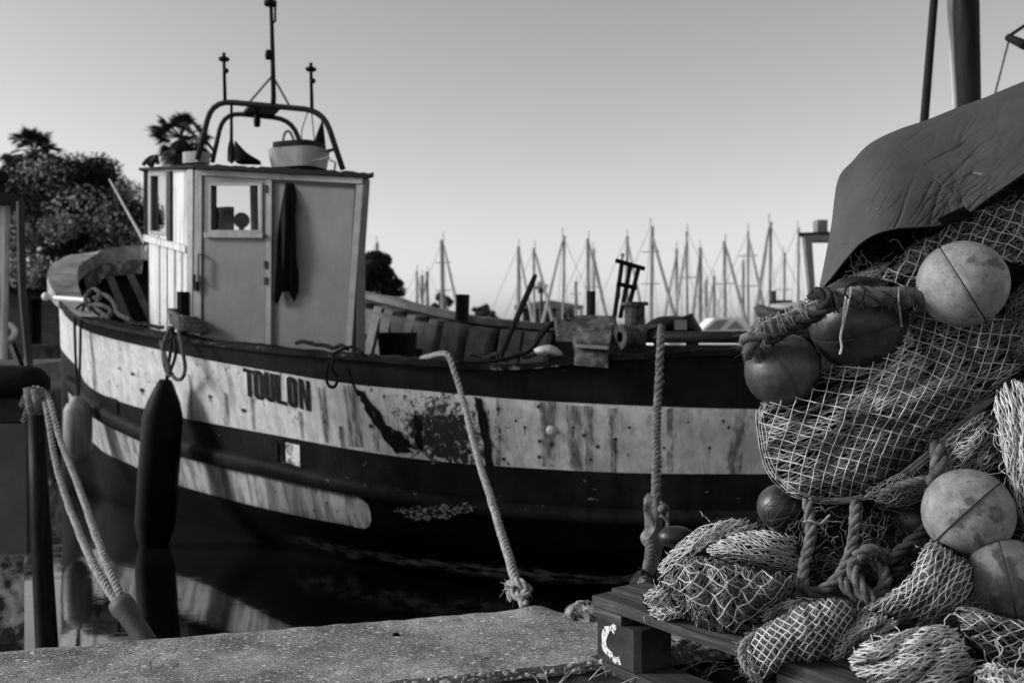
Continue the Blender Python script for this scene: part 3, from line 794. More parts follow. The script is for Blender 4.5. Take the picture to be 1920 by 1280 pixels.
# low machinery silhouettes behind the pipe
mb=MB()
sil=Blob([(1206,622),(1212,606),(1235,594),(1262,592),(1285,592),(1292,583),(1300,590),(1312,612),(1320,624),(1260,627)],5.3,.12,.12); sil.mesh(mb,na=40,nr=5); obj('line_hauler',mb,M['iron_black'],boat)
mb=MB(); mb.box(at(1276,609,5.1),.055,.05,.05); obj('hauler_plate',mb,M['lamp_grey'],boat)
mb=MB(); mb.lathe(at(1066,592,5.2),[(.018,-.01),(.03,-.01),(.03,.01),(.018,.01),(.018,-.01)],(0,1,.1),16); obj('shackle',mb,M['iron'],boat)
mb=MB()
for i in range(9): mb.lathe(at(1042+i*.6,600+i*4.2,5.1),[(.006,-.004),(.013,-.004),(.013,.004),(.006,.004)],(i%2,1-(i%2),.2),8)
obj('rail_chain',mb,M['lamp_grey'],boat)
# broken white bowl on the rail
bb=Blob([(1000,655),(1015,648),(1035,648),(1055,660),(1058,668),(1030,668),(1005,662)],4.95,.05,.05); mb=MB(); bb.mesh(mb,na=30,nr=5,amp=.005,nsc=20)
tag(obj('cracked_bowl',mb,simple('chipped_white_paint',.06,.42,16,.5,.3,lo=.35,hi=.5),smooth=True),'cracked white bowl lying on the rail beside the steel winch','bowl')
# rod stand
stand=empty('rod_stand',at(1175,600,5.6)); tag(stand,'dark steel rod stand with leaning tubes behind the winch','rod stand')
for a,b in (((1152,594),(1166,494)),((1163,596),(1182,498)),((1174,596),(1198,500)),((1158,560),(1160,530))):
    mb=MB(); mb.tube([at(*a,5.6),at(*b,5.6)],.013,8); obj('tube',mb,M['dark'],stand)
for a,b in (((1154,488),(1209,504)),((1158,532),(1194,540))):
    mb=MB(); mb.tube([at(*a,5.58),at(*b,5.58)],.014,6); obj('cross_bar',mb,M['black'],stand)
mb=MB(); mb.sphere(at(1167,478,5.6),.012,8,6); mb.tube([at(1166,494,5.6),at(1167,478,5.6)],.008,6); obj('tube_cap',mb,M['lamp_grey'],stand)
mb=MB(); mb.tube([at(1004,514,5.6),at(998,530,5.6),at(938,668,5.35)],[.012,.016,.017],8); tag(obj('boat_hook',mb,M['iron_black']),'dark pole leaning against the far bulwark','pole')
mb=MB(); c=at(745,650,7.0); mb.lathe(c,[(0,-.1),(.12,-.1),(.14,.1),(.13,.1),(.11,-.08),(0,-.08)],(0,0,1),18); tag(obj('deck_bucket',mb,M['black']),'black bucket standing against the grey bulwark frames','bucket')
mb=MB(); mb.tube(spline([at(860,680,4.98),at(930,676,4.95),at(990,660,5.0),at(1015,630,5.1),at(1035,606,5.15),at(1048,602,5.15)],8),.011,6); mb.tube(spline([at(1005,640,5.1),at(1020,618,5.15),at(1040,608,5.15)],6),.011,6); tag(obj('cable',mb,M['black']),'black cable sagging from the winch along the boat rail','cable')
mb=MB(); mb.tube([at(279,468,7.9),at(205,336,8.2)],[.016,.007],6); mb.sphere(at(278,466,7.9),.03,8,6); tag(obj('fishing_rod',mb,simple('pale_rod',.45,.6)),'thin pale rod slanting up beside the front of wheelhouse','rod')
mb=MB(); mb.tube([at(84,557,7.9),at(100,558,7.9),at(165,563,7.6)],[.022,.018,.018],8); mb.sphere(at(86,556,7.9),.035,8,6); tag(obj('bow_bar',mb,M['white']),'white painted bar poking out over the curved bow rail','bar')

# ropes lying on the boat
def ropeobj(name,ctrls,r,mat,label,catg,**k):
    mb=MB(); path=[]
    for c in ctrls: path+=rope(mb,c,r,**k)
    o=obj(name,mb,mat,smooth=True); tag(o,label,catg); return o,path,mb
ropeobj('bow_line_coil',[[at(172,583,7.6),at(160,560,7.6),at(175,542,7.7),at(188,552,7.6),at(180,575,7.55),at(205,596,7.4)],[at(175,560,7.6),at(195,552,7.6),at(212,566,7.5),at(222,588,7.4),at(245,600,7.3)],[at(165,572,7.6),at(190,572,7.5),at(210,585,7.45),at(190,596,7.45)]],.016,M['rope_grey'],'grey rope heaped on the curved bow rail by the white bar','rope coil')
cc=[]
for k in range(6):
    y=586+k*4.5+(k*7%5); cc.append([at(318+(k*5)%9,y-4,6.6),at(340,y+8,6.45),at(362+k*4,y+12,6.5),at(372+k*4,y+8,6.75),at(345,y-2,6.85),at(318+k*2,y-4,6.6)])
ropeobj('bitt_coil',cc,.016,M['rope_grey'],'turns of grey rope wound round the black bitt by wheelhouse','rope coil')
ropeobj('bitt_tail',[[at(334,612,6.55),at(341,650,6.4),at(347,690,6.4),at(340,710,6.4),at(325,706,6.45),at(315,680,6.5)],[at(320,612,6.6),at(306,650,6.6),at(310,690,6.55),at(318,705,6.5)],[at(302,640,6.7),at(310,668,6.55),at(318,700,6.45)]],.013,M['rope_grey'],'rope ends hanging from the bitt above the long black fender','rope')
mb=MB(); mb.tube(spline([at(640,655,5.4),at(622,668,5.4),at(612,700,5.35),at(616,722,5.33),at(628,724,5.33),at(632,708,5.34),at(622,690,5.36),at(626,665,5.4)],8),.009,6); mb.tube(spline([at(640,656,5.42),at(662,650,5.45),at(680,662,5.4)],6),.009,6); mb.tube(spline([at(652,690,5.4),at(662,720,5.36),at(672,742,5.33)],5),.008,5)
tag(obj('dark_lanyard',mb,M['black']),'thin black line looped over the rail right of the lettering','line')
mb=MB(); rope(mb,[at(790,672,5.35),at(820,664,5.05),at(836,663,4.95),at(845,676,4.9),at(868,748,4.72),at(893,845,4.1),at(930,965,3.4),at(965,1080,2.85),atz(984,1136,.755)],.0145,jit=.002)
rope(mb,[at(952,1098,2.8),at(970,1090,2.72),at(990,1105,2.7),at(975,1118,2.7),at(956,1108,2.75),at(962,1122,2.72)],.013); fz=[at(970+i,1105,2.74) for i in range(-15,16,3)]; fuzz(mb,fz,.012,70,.022,.0009,4)
tag(obj('mooring_rope',mb,M['rope_pale'],smooth=True),'pale mooring rope running from the boat rail to a knot on quay edge','mooring rope')
# ragged rope on the right
rg=empty('ragged_rope',at(1236,612,4.8)); tag(rg,'frayed grey rope with torn sleeve hanging down behind the pallet','mooring rope')
mb=MB(); path=rope(mb,[at(1240,612,4.85),at(1238,650,4.7),at(1233,760,4.5),at(1231,860,4.0),at(1230,930,3.7),at(1222,1000,3.4),at(1218,1060,3.1),atz(1205,1098,.76)],.019,jit=.004); fuzz(mb,path,.015,160,.02,.0009,6); obj('rope_strand',mb,M['rope_grey'],rg,smooth=True)
mb=MB()
sb=Blob([(1212,925),(1224,930),(1238,922),(1240,948),(1236,985),(1243,1010),(1238,1050),(1226,1080),(1208,1078),(1212,1040),(1206,1010),(1210,975),(1206,945)],3.35,.05,.05,c=(1224,1000)); sb.mesh(mb,na=60,nr=9,amp=.018,nsc=22)
for y in (940,965): mb.tube(spline([at(1238,y,3.3),at(1252,y+12,3.3),at(1250,y+40,3.32),at(1240,y+60,3.33)],5),.006,5)
mb.tube(spline([at(1238,955,3.3),at(1247,948,3.28)],4),.012,6)
obj('torn_sleeve',mb,simple('torn_sleeve_cloth',.06,.26,22,.9,.6,.006),rg,smooth=True)
mb=MB(); kb=Blob([(1192,1078),(1205,1062),(1220,1072),(1232,1090),(1215,1105),(1198,1100),(1182,1104)],2.95,.04,.04); kb.mesh(mb,na=40,nr=6,amp=.015,nsc=25); obj('rope_knot',mb,M['rope_dark'],rg,smooth=True)

rr=random.Random(41)
for x0,x1,wh in ((235,300,'in front of the wheelhouse'),(540,650,'below the wheelhouse side, above the lettering'),(880,1000,'beside the cracked white bowl')):
    mb=MB(); pts=[]
    n_=9
    for k in range(n_):
        x=lerp(x0,x1,k/(n_-1)); i=min(range(TIP,NL),key=lambda q:abs(proj(loops['R'][q])[0]-x)); pts.append(inward(i,.03)+Vector((0,0,.02+rr.uniform(0,.03))))
    rope(mb,pts,.013,jit=.012)
    tag(obj('rail_rope',mb,M['rope_dark'],smooth=True),'dark rope end lying on the near rail '+wh,'rope')
# fenders
def fender(name,top,bot,D0,D1,r,mat,label,parts):
    rt=empty(name,at(*top,D0)); tag(rt,label,'fender')
    a,b=at(*top,D0),at(*bot,D1); L=(b-a).length; ax_=(b-a).normalized(); mb=MB()
    mb.lathe(a,[(0,0),(r*.3,0),(r*.42,.03),(r*.8,L*.12),(r,L*.2),(r*1.03,L*.5),(r,L*.8),(r*.8,L*.9),(r*.35,L),(0,L)],ax_,20); obj('fender_body',mb,mat,rt,smooth=True)
    for p in parts:
        mb=MB(); mb.tube(spline(p,6),.011,6); obj('lanyard',mb,M['rope_dark'],rt,smooth=True)
    return rt
fender('boat_fender',(310,712),(286,1045),6.75,6.85,.133,M['black'],'long black sausage fender hanging below the bitt',[[at(318,612,6.7),at(330,660,6.55),at(312,714,6.75)],[at(325,612,6.7),at(318,670,6.55),at(312,714,6.75)]])
fender('boat_fender',(146,742),(146,868),8.05,8.05,.108,simple('scuffed_grey_fender',.14,.3,8,.5,.2,.004,(5,5,.5)),'short grey fender hanging from the bow on dark lines',[[at(160,568,7.9),at(142,585,7.9),at(141,650,7.95),at(146,745,8.05)],[at(160,568,7.9),at(152,600,7.9),at(150,680,7.95),at(147,745,8.05)]])
# ================================================================ quay, pallet, nets
ZS=EYE-.75; ZG=EYE-.775
e=Vector((math.cos(R(15.5)),math.sin(R(15.5)),0)); en=Vector((-e.y,e.x,0))
Q0=atz(970,1141,ZS)
def qp(u,v,z=ZS): return Vector((Q0.x,Q0.y,0))+e*u+en*v+Vector((0,0,z))
mb=MB(); rows=[]
NU,NVv=520,22; W_=.445
for j in range(NVv+1):
    v=-W_*(1-j/NVv); row=[]
    for i in range(NU+1):
        u=-2.6+5.2*i/NU
        dz=.004*noise.noise(Vector((u*3,v*3,1)))+.0022*noise.noise(Vector((u*22,v*22,5)))
        dv=0
        if j==0: dv=.012*noise.noise(Vector((u*9,0,3)))+.009*noise.noise(Vector((u*30,0,9)))
        if j==NVv: dv=.006*noise.noise(Vector((u*11,4,3)))+.004*noise.noise(Vector((u*40,4,9))); dz-=.004
        # swelling of the old mortar beside the rope, dip before the stone
        q=qp(u,v)
        hx=math.exp(-((u-.045)/.05)**2)*math.exp(-((v+.03)/.06)**2)*.012
        dip=-math.exp(-((u-.14)/.05)**2)*math.exp(-((v)/.06)**2)*.02
        row.append(qp(u,v+dv,ZS+dz+hx+dip))
    rows.append(row)
under=[Vector((p.x,p.y,-.6)) for p in rows[-1]]
front=[Vector((p.x,p.y,ZG-.05)) for p in rows[0]]
mb.grid([front]+rows+[under])
t=NT('aggregate_concrete'); v=t.coord((1,1,1),True); vs=t.coord((1,2.4,1),True,(0,0,R(-15.5)))
c=t.ramp(t.noise(v,5,6,.65),[(.34,.15),(.66,.42)])
c=t.mix(.9,c,t.ramp(t.noise(v,230,3,.9),[(.36,.1),(.64,1.7)]),'MULTIPLY')
d1=t.voro(vs,105); r1=t.voro(vs,105,'Color'); wj=t.noise(v,2.2,3,.6,1.0); ck=t.ramp(t.math('ABSOLUTE',t.math('SUBTRACT',wj,.5)),[(.0,1),(.0045,0)]); c=t.mix(t.math('MULTIPLY',ck,t.ramp(t.noise(v,3.1,2),[(.5,0),(.56,.8)])),c,.02); c=t.mix(t.ramp(t.noise(v,7,5,.7),[(.52,0),(.66,.55)]),c,.05)
fl=t.math('MULTIPLY',t.ramp(d1,[(.26,1),(.38,0)]),t.ramp(r1,[(.6,0),(.66,1)],'LINEAR'))
c=t.mix(fl,c,.85)
d2=t.voro(vs,46); r2=t.voro(vs,46,'Color'); fl2=t.math('MULTIPLY',t.ramp(d2,[(.22,1),(.32,0)]),t.ramp(r2,[(.74,0),(.78,1)]))
c=t.mix(fl2,c,.9)
d3=t.voro(vs,26); r3=t.voro(t.coord((1,2.4,1),True,(0,0,R(-15.5))),26,'Color'); dk=t.math('MULTIPLY',t.ramp(d3,[(.1,1),(.22,0)]),t.ramp(r3,[(.1,1),(.13,0)]))
c=t.mix(dk,c,.02)
t.col(c); t.rough(.9); t.spec(.2); t.bump(t.math('ADD',t.noise(v,70,6,.75),t.math('MULTIPLY',fl,.5)),.9,.004); M['concrete']=t.m
struct(obj('quay_kerb',mb,M['concrete'],loc=(Q0.x,Q0.y,ZS)))
# lower earth in front of the kerb
mb=MB(); rows=[]
for j in range(31):
    v=-W_-3.2*(j/30)**2+.05; rows.append([qp(-3+6*i/120,v,ZG+.006*noise.noise(Vector((i*.35,v*6,2)))+.004*noise.noise(Vector((i*1.9,v*30,2)))) for i in range(121)])
mb.grid(rows)
struct(obj('ground',mb,simple('dark_earth',.012,.06,24,.95,.9,.006,spec=.1),loc=(Q0.x,Q0.y-1,ZG)))
# stones along the broken kerb edge, grass
mb=MB(); rr=random.Random(5)
for i in range(260):
    u=rr.uniform(-.5,.42); v=-W_+rr.uniform(-.025,.012); r_=rr.choice((.002,.003,.003,.004,.006,.009))*rr.uniform(.6,1.2)
    sd=rr.random()*50
    mb.sphere(qp(u,v,ZS-.006+rr.uniform(-.012,.004)),r_,7,5,(rr.uniform(.9,1.6),1,rr.uniform(.5,.8)),fn=lambda d_:1+.5*noise.noise(d_*2+Vector((sd,0,0)))+.2*noise.noise(d_*6+Vector((sd,3,0))))
o=obj('gravel',mb,simple('pale_gravel',.1,.6,60,.8,.4,.002)); o['kind']='stuff'
mb=MB()
for i in range(46):
    u=rr.uniform(-.1,.45); p=qp(u,-W_-rr.uniform(.03,.14),ZG); d_=Vector((rr.uniform(-1,1),rr.uniform(-.5,.5),rr.uniform(.1,.6)))*rr.uniform(.02,.09)
    mb.tube([p,p+d_*.6+Vector((0,0,.01)),p+d_],[.0012,.001,.0004],3)
o=obj('dry_grass',mb,simple('dry_straw',.2,.45,20)); o['kind']='stuff'
def rock(px,py,z,r,sc,seed,label,mat=None):
    mb=MB(); c=atz(px,py,z); mb.sphere(c,r,26,16,sc,fn=lambda d_:1+.3*noise.noise(d_*1.6+Vector((seed,1,2)))+.14*noise.noise(d_*4.5+Vector((seed,7,2)))+.05*noise.noise(d_*12+Vector((seed,7,2))))
    o=obj('rock',mb,mat or M['stone']); tag(o,label,'rock'); return o
M['stone']=simple('pitted_pale_stone',.04,.42,38,.85,.8,.004,lo=.42,hi=.62)
rock(1098,1152,ZS+.005,.045,(1.1,1,.8),3,'pale pitted stone at the quay edge left of pallet')
rock(1270,1222,ZG+.01,.04,(1.5,1,.8),9,'rough pale stone lying under the pallet deck')
rock(742,1190,ZS+.003,.008,(1.1,1,.8),21,'small dark pebble lying alone on the speckled kerb',M['black'])

# pallet
PU=Vector((.574,-.819,0)); PV=Vector((.819,.574,0)); PZ=ZG+.004
A0=at(1110,1118,2.262); PT=EYE-.61
def pp(u,v,z): return Vector((A0.x,A0.y,0))+PU*u+PV*v+Vector((0,0,z))
pal=empty('pallet',pp(0,0,PZ)); tag(pal,'old grey wooden pallet carrying the heap of nets and floats','pallet')
M['pal']=simple('weathered_pallet_wood',.02,.09,7,.8,.5,.004)
def plank(mb,u0,u1,v0,v1,z0,z1,seed=0,nu=40,warp=.004):
    secs=[]
    for i in range(nu+1):
        u=lerp(u0,u1,i/nu); k=Vector((u*5,seed*3.3,seed))
        j=lambda q:noise.noise(k+Vector((0,q,q*2)))*warp
        secs.append([pp(u,v0+j(1),z0+j(2)*.5),pp(u,v1+j(3),z0+j(2)*.5),pp(u,v1+j(3),z1+j(4)),pp(u,v0+j(1),z1+j(5))])
    mb.grid(secs,closed_u=True); b=len(mb.v); n=(nu+1)*4
    mb.f+= [(b-n+3,b-n+2,b-n+1,b-n),(b-4,b-3,b-2,b-1)]; mb.m+=[0,0]
t=NT('pallet_board_wood'); 
gv=t.coord((1,1,1),False,(0,0,R(55))); mp=t.new('ShaderNodeMapping'); mp.inputs['Scale'].default_value=(1.6,22,22); t.link(gv,mp.inputs['Vector'])
g1=t.noise(mp.outputs[0],3,6,.7,.4); c=t.ramp(g1,[(.3,.012),(.5,.04),(.7,.13)]); c=t.mix(t.ramp(t.noise(t.coord(),6,4),[(.5,0),(.7,.6)]),c,.02)
t.col(c); t.rough(.85); t.bump(g1,.6,.004); M['board']=t.m
vs_=[(0.0,.055),(.07,.17),(.21,.31),(.35,.45),(.49,.59),(.63,.73)]
for k,(v0,v1) in enumerate(vs_):
    mb=MB(); plank(mb,.0+(.004*k if k!=1 else -.012),1.2,v0,v1,PT-.022-(.004 if k==1 else 0),PT+(.004 if k==1 else 0),k+1); recalc(obj('deck_board',mb,M['board'],pal))
mb=MB()
for u0 in (0.004,.53,1.06):
    pts=[pp(u0,-.0,PT-.045),pp(u0+.095,0,PT-.045),pp(u0+.095,.73,PT-.045),pp(u0,.73,PT-.045)]
    mbx=MB(); mbx.hexa([p+Vector((0,0,0.021)) for p in pts],pts); recalc(obj('stringer_board',mbx,M['board'],pal))
for u0 in (0.004,.53,1.06):
    for v0 in (.003,.31,.62):
        z0,z1=PZ+.024,PT-.046
        f_=[pp(u0,v0+.012,z0),pp(u0+.012,v0,z0),pp(u0+.133,v0,z0),pp(u0+.145,v0+.012,z0),pp(u0+.145,v0+.1,z0),pp(u0,v0+.1,z0)]
        mbx=MB(); mbx.hexa(f_,[p+Vector((0,0,z1-z0)) for p in f_]); bl=recalc(obj('block',mbx,simple('dark_block_wood',.02,.06,10,.85,.5,.004) if 'blk' not in M else M['blk'],pal))
        M['blk']=bl.data.materials[0]
        if u0<.1 and v0<.1:
            mk=MB(); zz=lerp(z0,z1,.5); rr=random.Random(2)
            pts=[]
            for i in range(15):
                a=R(70+i*(225/14)); pts.append(pp(u0+.066+math.cos(a)*.03+(.012 if math.sin(a)<-.7 else 0),v0-.0018,zz+math.sin(a)*.034))
            L_=[];R_=[]
            for i,p in enumerate(pts):
                a=R(70+i*(225/14)); wd=.0085*rr.uniform(.6,1.3)
                dv=(PU*math.cos(a)+Vector((0,0,math.sin(a))))*wd
                L_.append(p-dv); R_.append(p+dv)
            mk.grid([L_,R_]); obj('painted_mark',mk,simple('chipped_mark_paint',.06,.75,90,.8,.4,lo=.4,hi=.5),bl)
for v0 in (0.0,.31,.63):
    mbx=MB(); plank(mbx,-.005,1.2,v0,v0+.1,PZ,PZ+.022,v0*10+9); recalc(obj('bottom_board',mbx,M['board'],pal))

# ---------------------------------------------------------------- nets
def twine_mat(name,c0,c1):
    t=NT(name); v=t.coord((1,1,1),True)
    t.col(t.ramp(t.noise(v,26,5,.7),[(.3,c0),(.7,c1)])); t.rough(.9); t.spec(.15); return t.m
M['tw_pale']=twine_mat('pale_net_twine',.34,.78)
M['tw_mid']=twine_mat('grey_shaded_net_twine',.1,.34)  # grey twine; on under layers its darker colour paints in their shade
M['tw_dark']=twine_mat('dark_net_twine',.03,.09)
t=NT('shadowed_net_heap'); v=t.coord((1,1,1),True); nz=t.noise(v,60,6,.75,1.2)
t.col(t.ramp(nz,[(.4,.003),(.72,.03)])); t.rough(.95); t.spec(.1); t.bump(nz,.9,.01); M['core']=t.m  # near-black core colour paints in the shade between folds and strands
def netlines(mb,surf,L,phi,om,rad,off,jit,seed,warp=0,wsc=.01,sides=4,knots=0.0,rmax=.985,fold=None,stretch=(1,1),drop=0.0,mask=None,mdir=0):
    """knotted lattice laid over a lump: strands share their knots"""
    rr=random.Random(seed); c=surf.c
    a1,a2=R(phi+om),R(phi-om)
    e1=Vector((math.cos(a1),math.sin(a1)))*L*stretch[0]; e2=Vector((math.cos(a2),math.sin(a2)))*L*stretch[1]
    Rm=max(surf.rad)*1.05; n=int(Rm/(L*max(.12,math.sin(R(min(om,90-om)))*1.0))*1.0)+2; n=min(n,190)
    V={}
    ox,oy=rr.uniform(-.5,.5),rr.uniform(-.5,.5)
    for i in range(-n,n+1):
        for j in range(-n,n+1):
            p=Vector((c.x,c.y))+e1*(i+ox)+e2*(j+oy)
            if abs(p.x-c.x)>Rm*1.05 or abs(p.y-c.y)>Rm*1.05: continue
            if warp:
                q=noise.noise_vector(Vector((p.x*wsc,p.y*wsc,seed*1.37)))
                p=p+Vector((q.x,q.y))*warp
                if om<30:
                    q=noise.noise_vector(Vector((p.x*.035,p.y*.035,seed*2.1))); p=p+Vector((q.x,q.y))*5
            p+=Vector((rr.gauss(0,jit),rr.gauss(0,jit)))
            f=surf.frac(p.x,p.y)
            if f>rmax: continue
            if mask is not None:
                cm,sm_=math.cos(R(mdir)),math.sin(R(mdir)); qu,qv=p.x*cm+p.y*sm_,-p.x*sm_+p.y*cm
                if noise.noise(Vector((qu*.006,qv*.022,seed*.77)))<mask: continue
            V[(i,j)]=(p,f,off+rr.gauss(0,.0016))
    def P(p,o): return surf.front(p.x,p.y,o)
    def run(seq):
        if len(seq)<2: return
        pts=[]
        for k,(p,f,o) in enumerate(seq):
            pts.append(P(p,o))
            if k<len(seq)-1:
                q,f2,o2=seq[k+1]; m=(p+q)*.5+Vector((rr.gauss(0,jit*.5),rr.gauss(0,jit*.5)+jit*.35)); 
                if surf.frac(m.x,m.y)<rmax: pts.append(P(m,(o+o2)*.5+.0005))
        mb.tube(spline(pts,2),rad,sides,cap=False)
    for fam in (0,1):
        for i in range(-n,n+1):
            seq=[]
            for j in range(-n,n+1):
                k=(i,j) if fam==0 else (j,i)
                if k in V and not (drop and rr.random()<drop): seq.append(V[k])
                else: run(seq); seq=[]
            run(seq)
    if knots:
        for k,(p,f,o) in V.items():
            if rr.random()<knots: mb.sphere(P(p,o-.0004),rad*1.9,5,4)
def squiggles(mb,surf,n,ln,rad,seed,off=.003,f0=.05,f1=.6,turn=1.2):
    rad=min(rad,.001)
    rr=random.Random(seed)
    for _ in range(n):
        a=rr.uniform(-math.pi,math.pi); q=rr.uniform(f0,f1)**.5; b=surf.bound(a)*q
        p=Vector((surf.c.x+math.cos(a)*b,surf.c.y+math.sin(a)*b)); h=rr.uniform(0,6.28); pts=[]; o=off+rr.uniform(-.006,.004)
        for k in range(9):
            pts.append(surf.front(p.x,p.y,o)); h+=rr.gauss(0,turn*.5); p+=Vector((math.cos(h),math.sin(h)))*ln/8; o+=rr.gauss(0,.002)
        mb.tube(spline(pts,3),rad,4,cap=False)
def folds(amp,phi,wl,seed,amp2=.3):
    c,s=math.cos(R(phi)),math.sin(R(phi))
    def fn(x,y):
        u=(x*c+y*s); v=(-x*s+y*c)
        q=v/wl+1.3*noise.noise(Vector((u*.007,v*.011,seed)))
        return amp*(1.7*abs(math.sin(q*3.1416))**.55-1.0+noise.noise(Vector((u*.02,v*.05,seed+5)))*amp2*2)
    return fn
def net(label,outline,D,tf,tb,layers,cat_='fishing net',c=None,fn=None,mat='tw_pale',sq=0,sqln=60,core=True,power=2.0,seed=1,name='fishing_net',shrink=.02,rim=0):
    if fn is None: fn=folds(.02,layers[0]['phi'],48,seed*1.3)
    layers=layers+[lay(22,layers[0]['phi']+18,17,.0014,.009,2.4,warp=26,wsc=.012,mat='tw_mid',mask=-.12,mdir=layers[0]['phi'])]
    outline=[(x+3.5*noise.noise(Vector((x*.03,y*.03,seed))),y+3.5*noise.noise(Vector((x*.03,y*.03,seed+40)))) for x,y in outline]
    S=Blob(outline,D,tf,tb,c,power,fn)
    base=at(S.c.x,S.c.y,D); rt=empty(name,base); tag(rt,label,cat_,'nets heaped on the pallet')
    if core:
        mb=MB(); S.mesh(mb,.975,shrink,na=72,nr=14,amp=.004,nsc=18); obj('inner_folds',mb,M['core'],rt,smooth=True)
    by={}
    for k,l in enumerate(layers):
        l=dict(l); m=l.pop('mat',mat); by.setdefault(m,MB()); netlines(by[m],S,seed=seed*10+k,**l)
    rr=random.Random(seed+70); m0=mat if mat in by else list(by)[0]
    for q in range(rim):
        pts=[]; n_=len(S.o)
        for i in range(n_+1):
            p=S.o[i%n_]
            if p.y<765 or p.x>1760: 
                if len(pts)>1: by[m0].tube(pts,.0011,4,cap=False)
                pts=[]; continue
            f=.985-.02*q+.012*noise.noise(Vector((i*.31,q*9,seed))); pts.append(S.front(S.c.x+(p.x-S.c.x)*f,S.c.y+(p.y-S.c.y)*f,layers[0]['off']))
        if len(pts)>1: by[m0].tube(pts,.0011,4,closed=False,cap=False)
    for k,(m,mb) in enumerate(by.items()):
        if k==0: squiggles(mb,S,14,22,.0007,seed+9,.004,.3,.8,.9)
        if k==0 and sq: squiggles(mb,S,sq,sqln,layers[0]['rad']*.9,seed+3)
        obj('netting' if k==0 else 'under_netting',mb,M[m],rt,smooth=True)
    return S
def lay(L,phi,om,rad,off,jit=2,**k):
    if om<30: L*=.66; jit*=1.0
    rad*=.56 if rad!=r0 else 1
    return dict(L=L,phi=phi,om=om,rad=rad,off=off,jit=jit,**k)
# the heap that carries everything: a lump of old netting filling the pallet under the tarpaulin
heap=Blob([(1470,960),(1500,900),(1535,760),(1548,620),(1550,545),(1562,475),(1592,400),(1680,340),(1800,320),(1960,280),(2150,330),(2220,600),(2220,1000),(2150,1200),(1900,1260),(1700,1240),(1560,1190),(1490,1110)],2.52,.2,.55,c=(1830,800),power=3)
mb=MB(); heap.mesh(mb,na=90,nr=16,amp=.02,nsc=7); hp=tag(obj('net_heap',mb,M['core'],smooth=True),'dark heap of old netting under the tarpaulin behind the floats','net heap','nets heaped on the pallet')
mb=MB(); netlines(mb,heap,46,20,16,.0016,-.012,6,3,warp=40,wsc=.006); squiggles(mb,heap,260,120,.0017,8,-.012); obj('netting',mb,M['tw_dark'],hp,smooth=True)

r0=.0014
# hammock net, the largest
net('large open-mesh net slung like a hammock under the round floats',[(1416,760),(1420,830),(1436,890),(1475,927),(1530,945),(1600,944),(1665,915),(1725,868),(1790,812),(1845,758),(1905,712),(1975,660),(1985,560),(1930,550),(1850,575),(1760,565),(1700,585),(1655,632),(1602,668),(1556,680),(1510,705),(1460,735)],2.3,.2,.12,
 [lay(22,-30,43,.00115/.56,-.014,.7,warp=46,wsc=.0042,knots=.25),lay(34,-24,8,.0015,.006,1.6,warp=30,wsc=.006,mat='tw_pale',mask=.12,mdir=-24),lay(34,-20,9,.0014,.014,1.6,warp=30,wsc=.006,mat='tw_mid',mask=-.02,mdir=-24),lay(30,-30,10,.0013,.03,2.4,warp=34,wsc=.007,mat='tw_mid',mask=-.1,mdir=-20),lay(24,-16,16,.0014,.026,2.6,warp=30,wsc=.008,mat='tw_mid',mask=-.05,mdir=-30)],c=(1665,775),fn=folds(.03,-26,90,2),seed=1,power=2.4,shrink=.05,rim=4)
# rolled selvedge of the hammock
mb=MB(); rr=random.Random(9)
for k in range(9):
    o_=rr.uniform(-7,7); mb.tube(spline([at(1545+o_,942+o_*.3,2.2),at(1640+o_,926+o_*.6,2.14),at(1720+o_,872+o_*.7,2.1),at(1790+o_*.8,812+o_*.8,2.1),at(1845+o_*.5,760+o_*.5,2.14),at(1880,738,2.2)],6),.0019,4)
tag(obj('selvedge_rope',mb,M['tw_mid'],smooth=True),'bundled selvedge strands along the lower edge of the hammock net','net edge','nets heaped on the pallet')
net('pale open net draped over the tarpaulin edge above the top float',[(1640,522),(1672,490),(1705,458),(1760,428),(1815,398),(1880,372),(1960,345),(2000,380),(1990,480),(1935,505),(1900,492),(1850,520),(1760,545),(1710,548),(1670,545)],2.2,.08,.08,
 [lay(22,-20,42,r0,-.01,2.2,warp=20,wsc=.008,knots=.3),lay(18,-28,14,.0015,.006,3,warp=22,wsc=.012,mat='tw_mid'),lay(15,-24,20,.0015,.014,3,warp=22,wsc=.012,mat='tw_mid')],fn=folds(.012,-28,60,5),seed=2,sq=26)
net('bunched pale strands stretching from the thick rope up to the net',[(1520,560),(1560,535),(1610,512),(1660,492),(1700,470),(1715,500),(1690,520),(1640,530),(1590,545),(1550,566)],2.24,.03,.03,
 [lay(26,-26,7,.0017,-.004,2.5,warp=10,wsc=.01),lay(30,-24,6,.0017,.004,3,warp=10,wsc=.01)],seed=3,sq=24,sqln=50)
net('dark folded net inside the hollow under the tarpaulin',[(1568,545),(1580,505),(1610,468),(1650,445),(1720,430),(1775,420),(1740,455),(1690,485),(1640,512)],2.36,.05,.05,
 [lay(20,-20,22,.0015,-.004,3,warp=20,wsc=.01,mat='tw_dark'),lay(16,-26,14,.0013,.008,3,warp=20,wsc=.01,mat='tw_dark')],seed=4)
net('grey netting filling the gap right of the top float',[(1875,600),(1905,540),(1990,490),(2010,640),(1990,720),(1915,700),(1880,650)],2.22,.1,.1,
 [lay(24,-40,32,.0016,-.008,3,warp=20,mat='tw_mid'),lay(16,-30,13,.0014,.006,3,warp=24,mat='tw_mid'),lay(20,-60,16,.0014,.012,3,warp=24,mat='tw_mid')],seed=5)
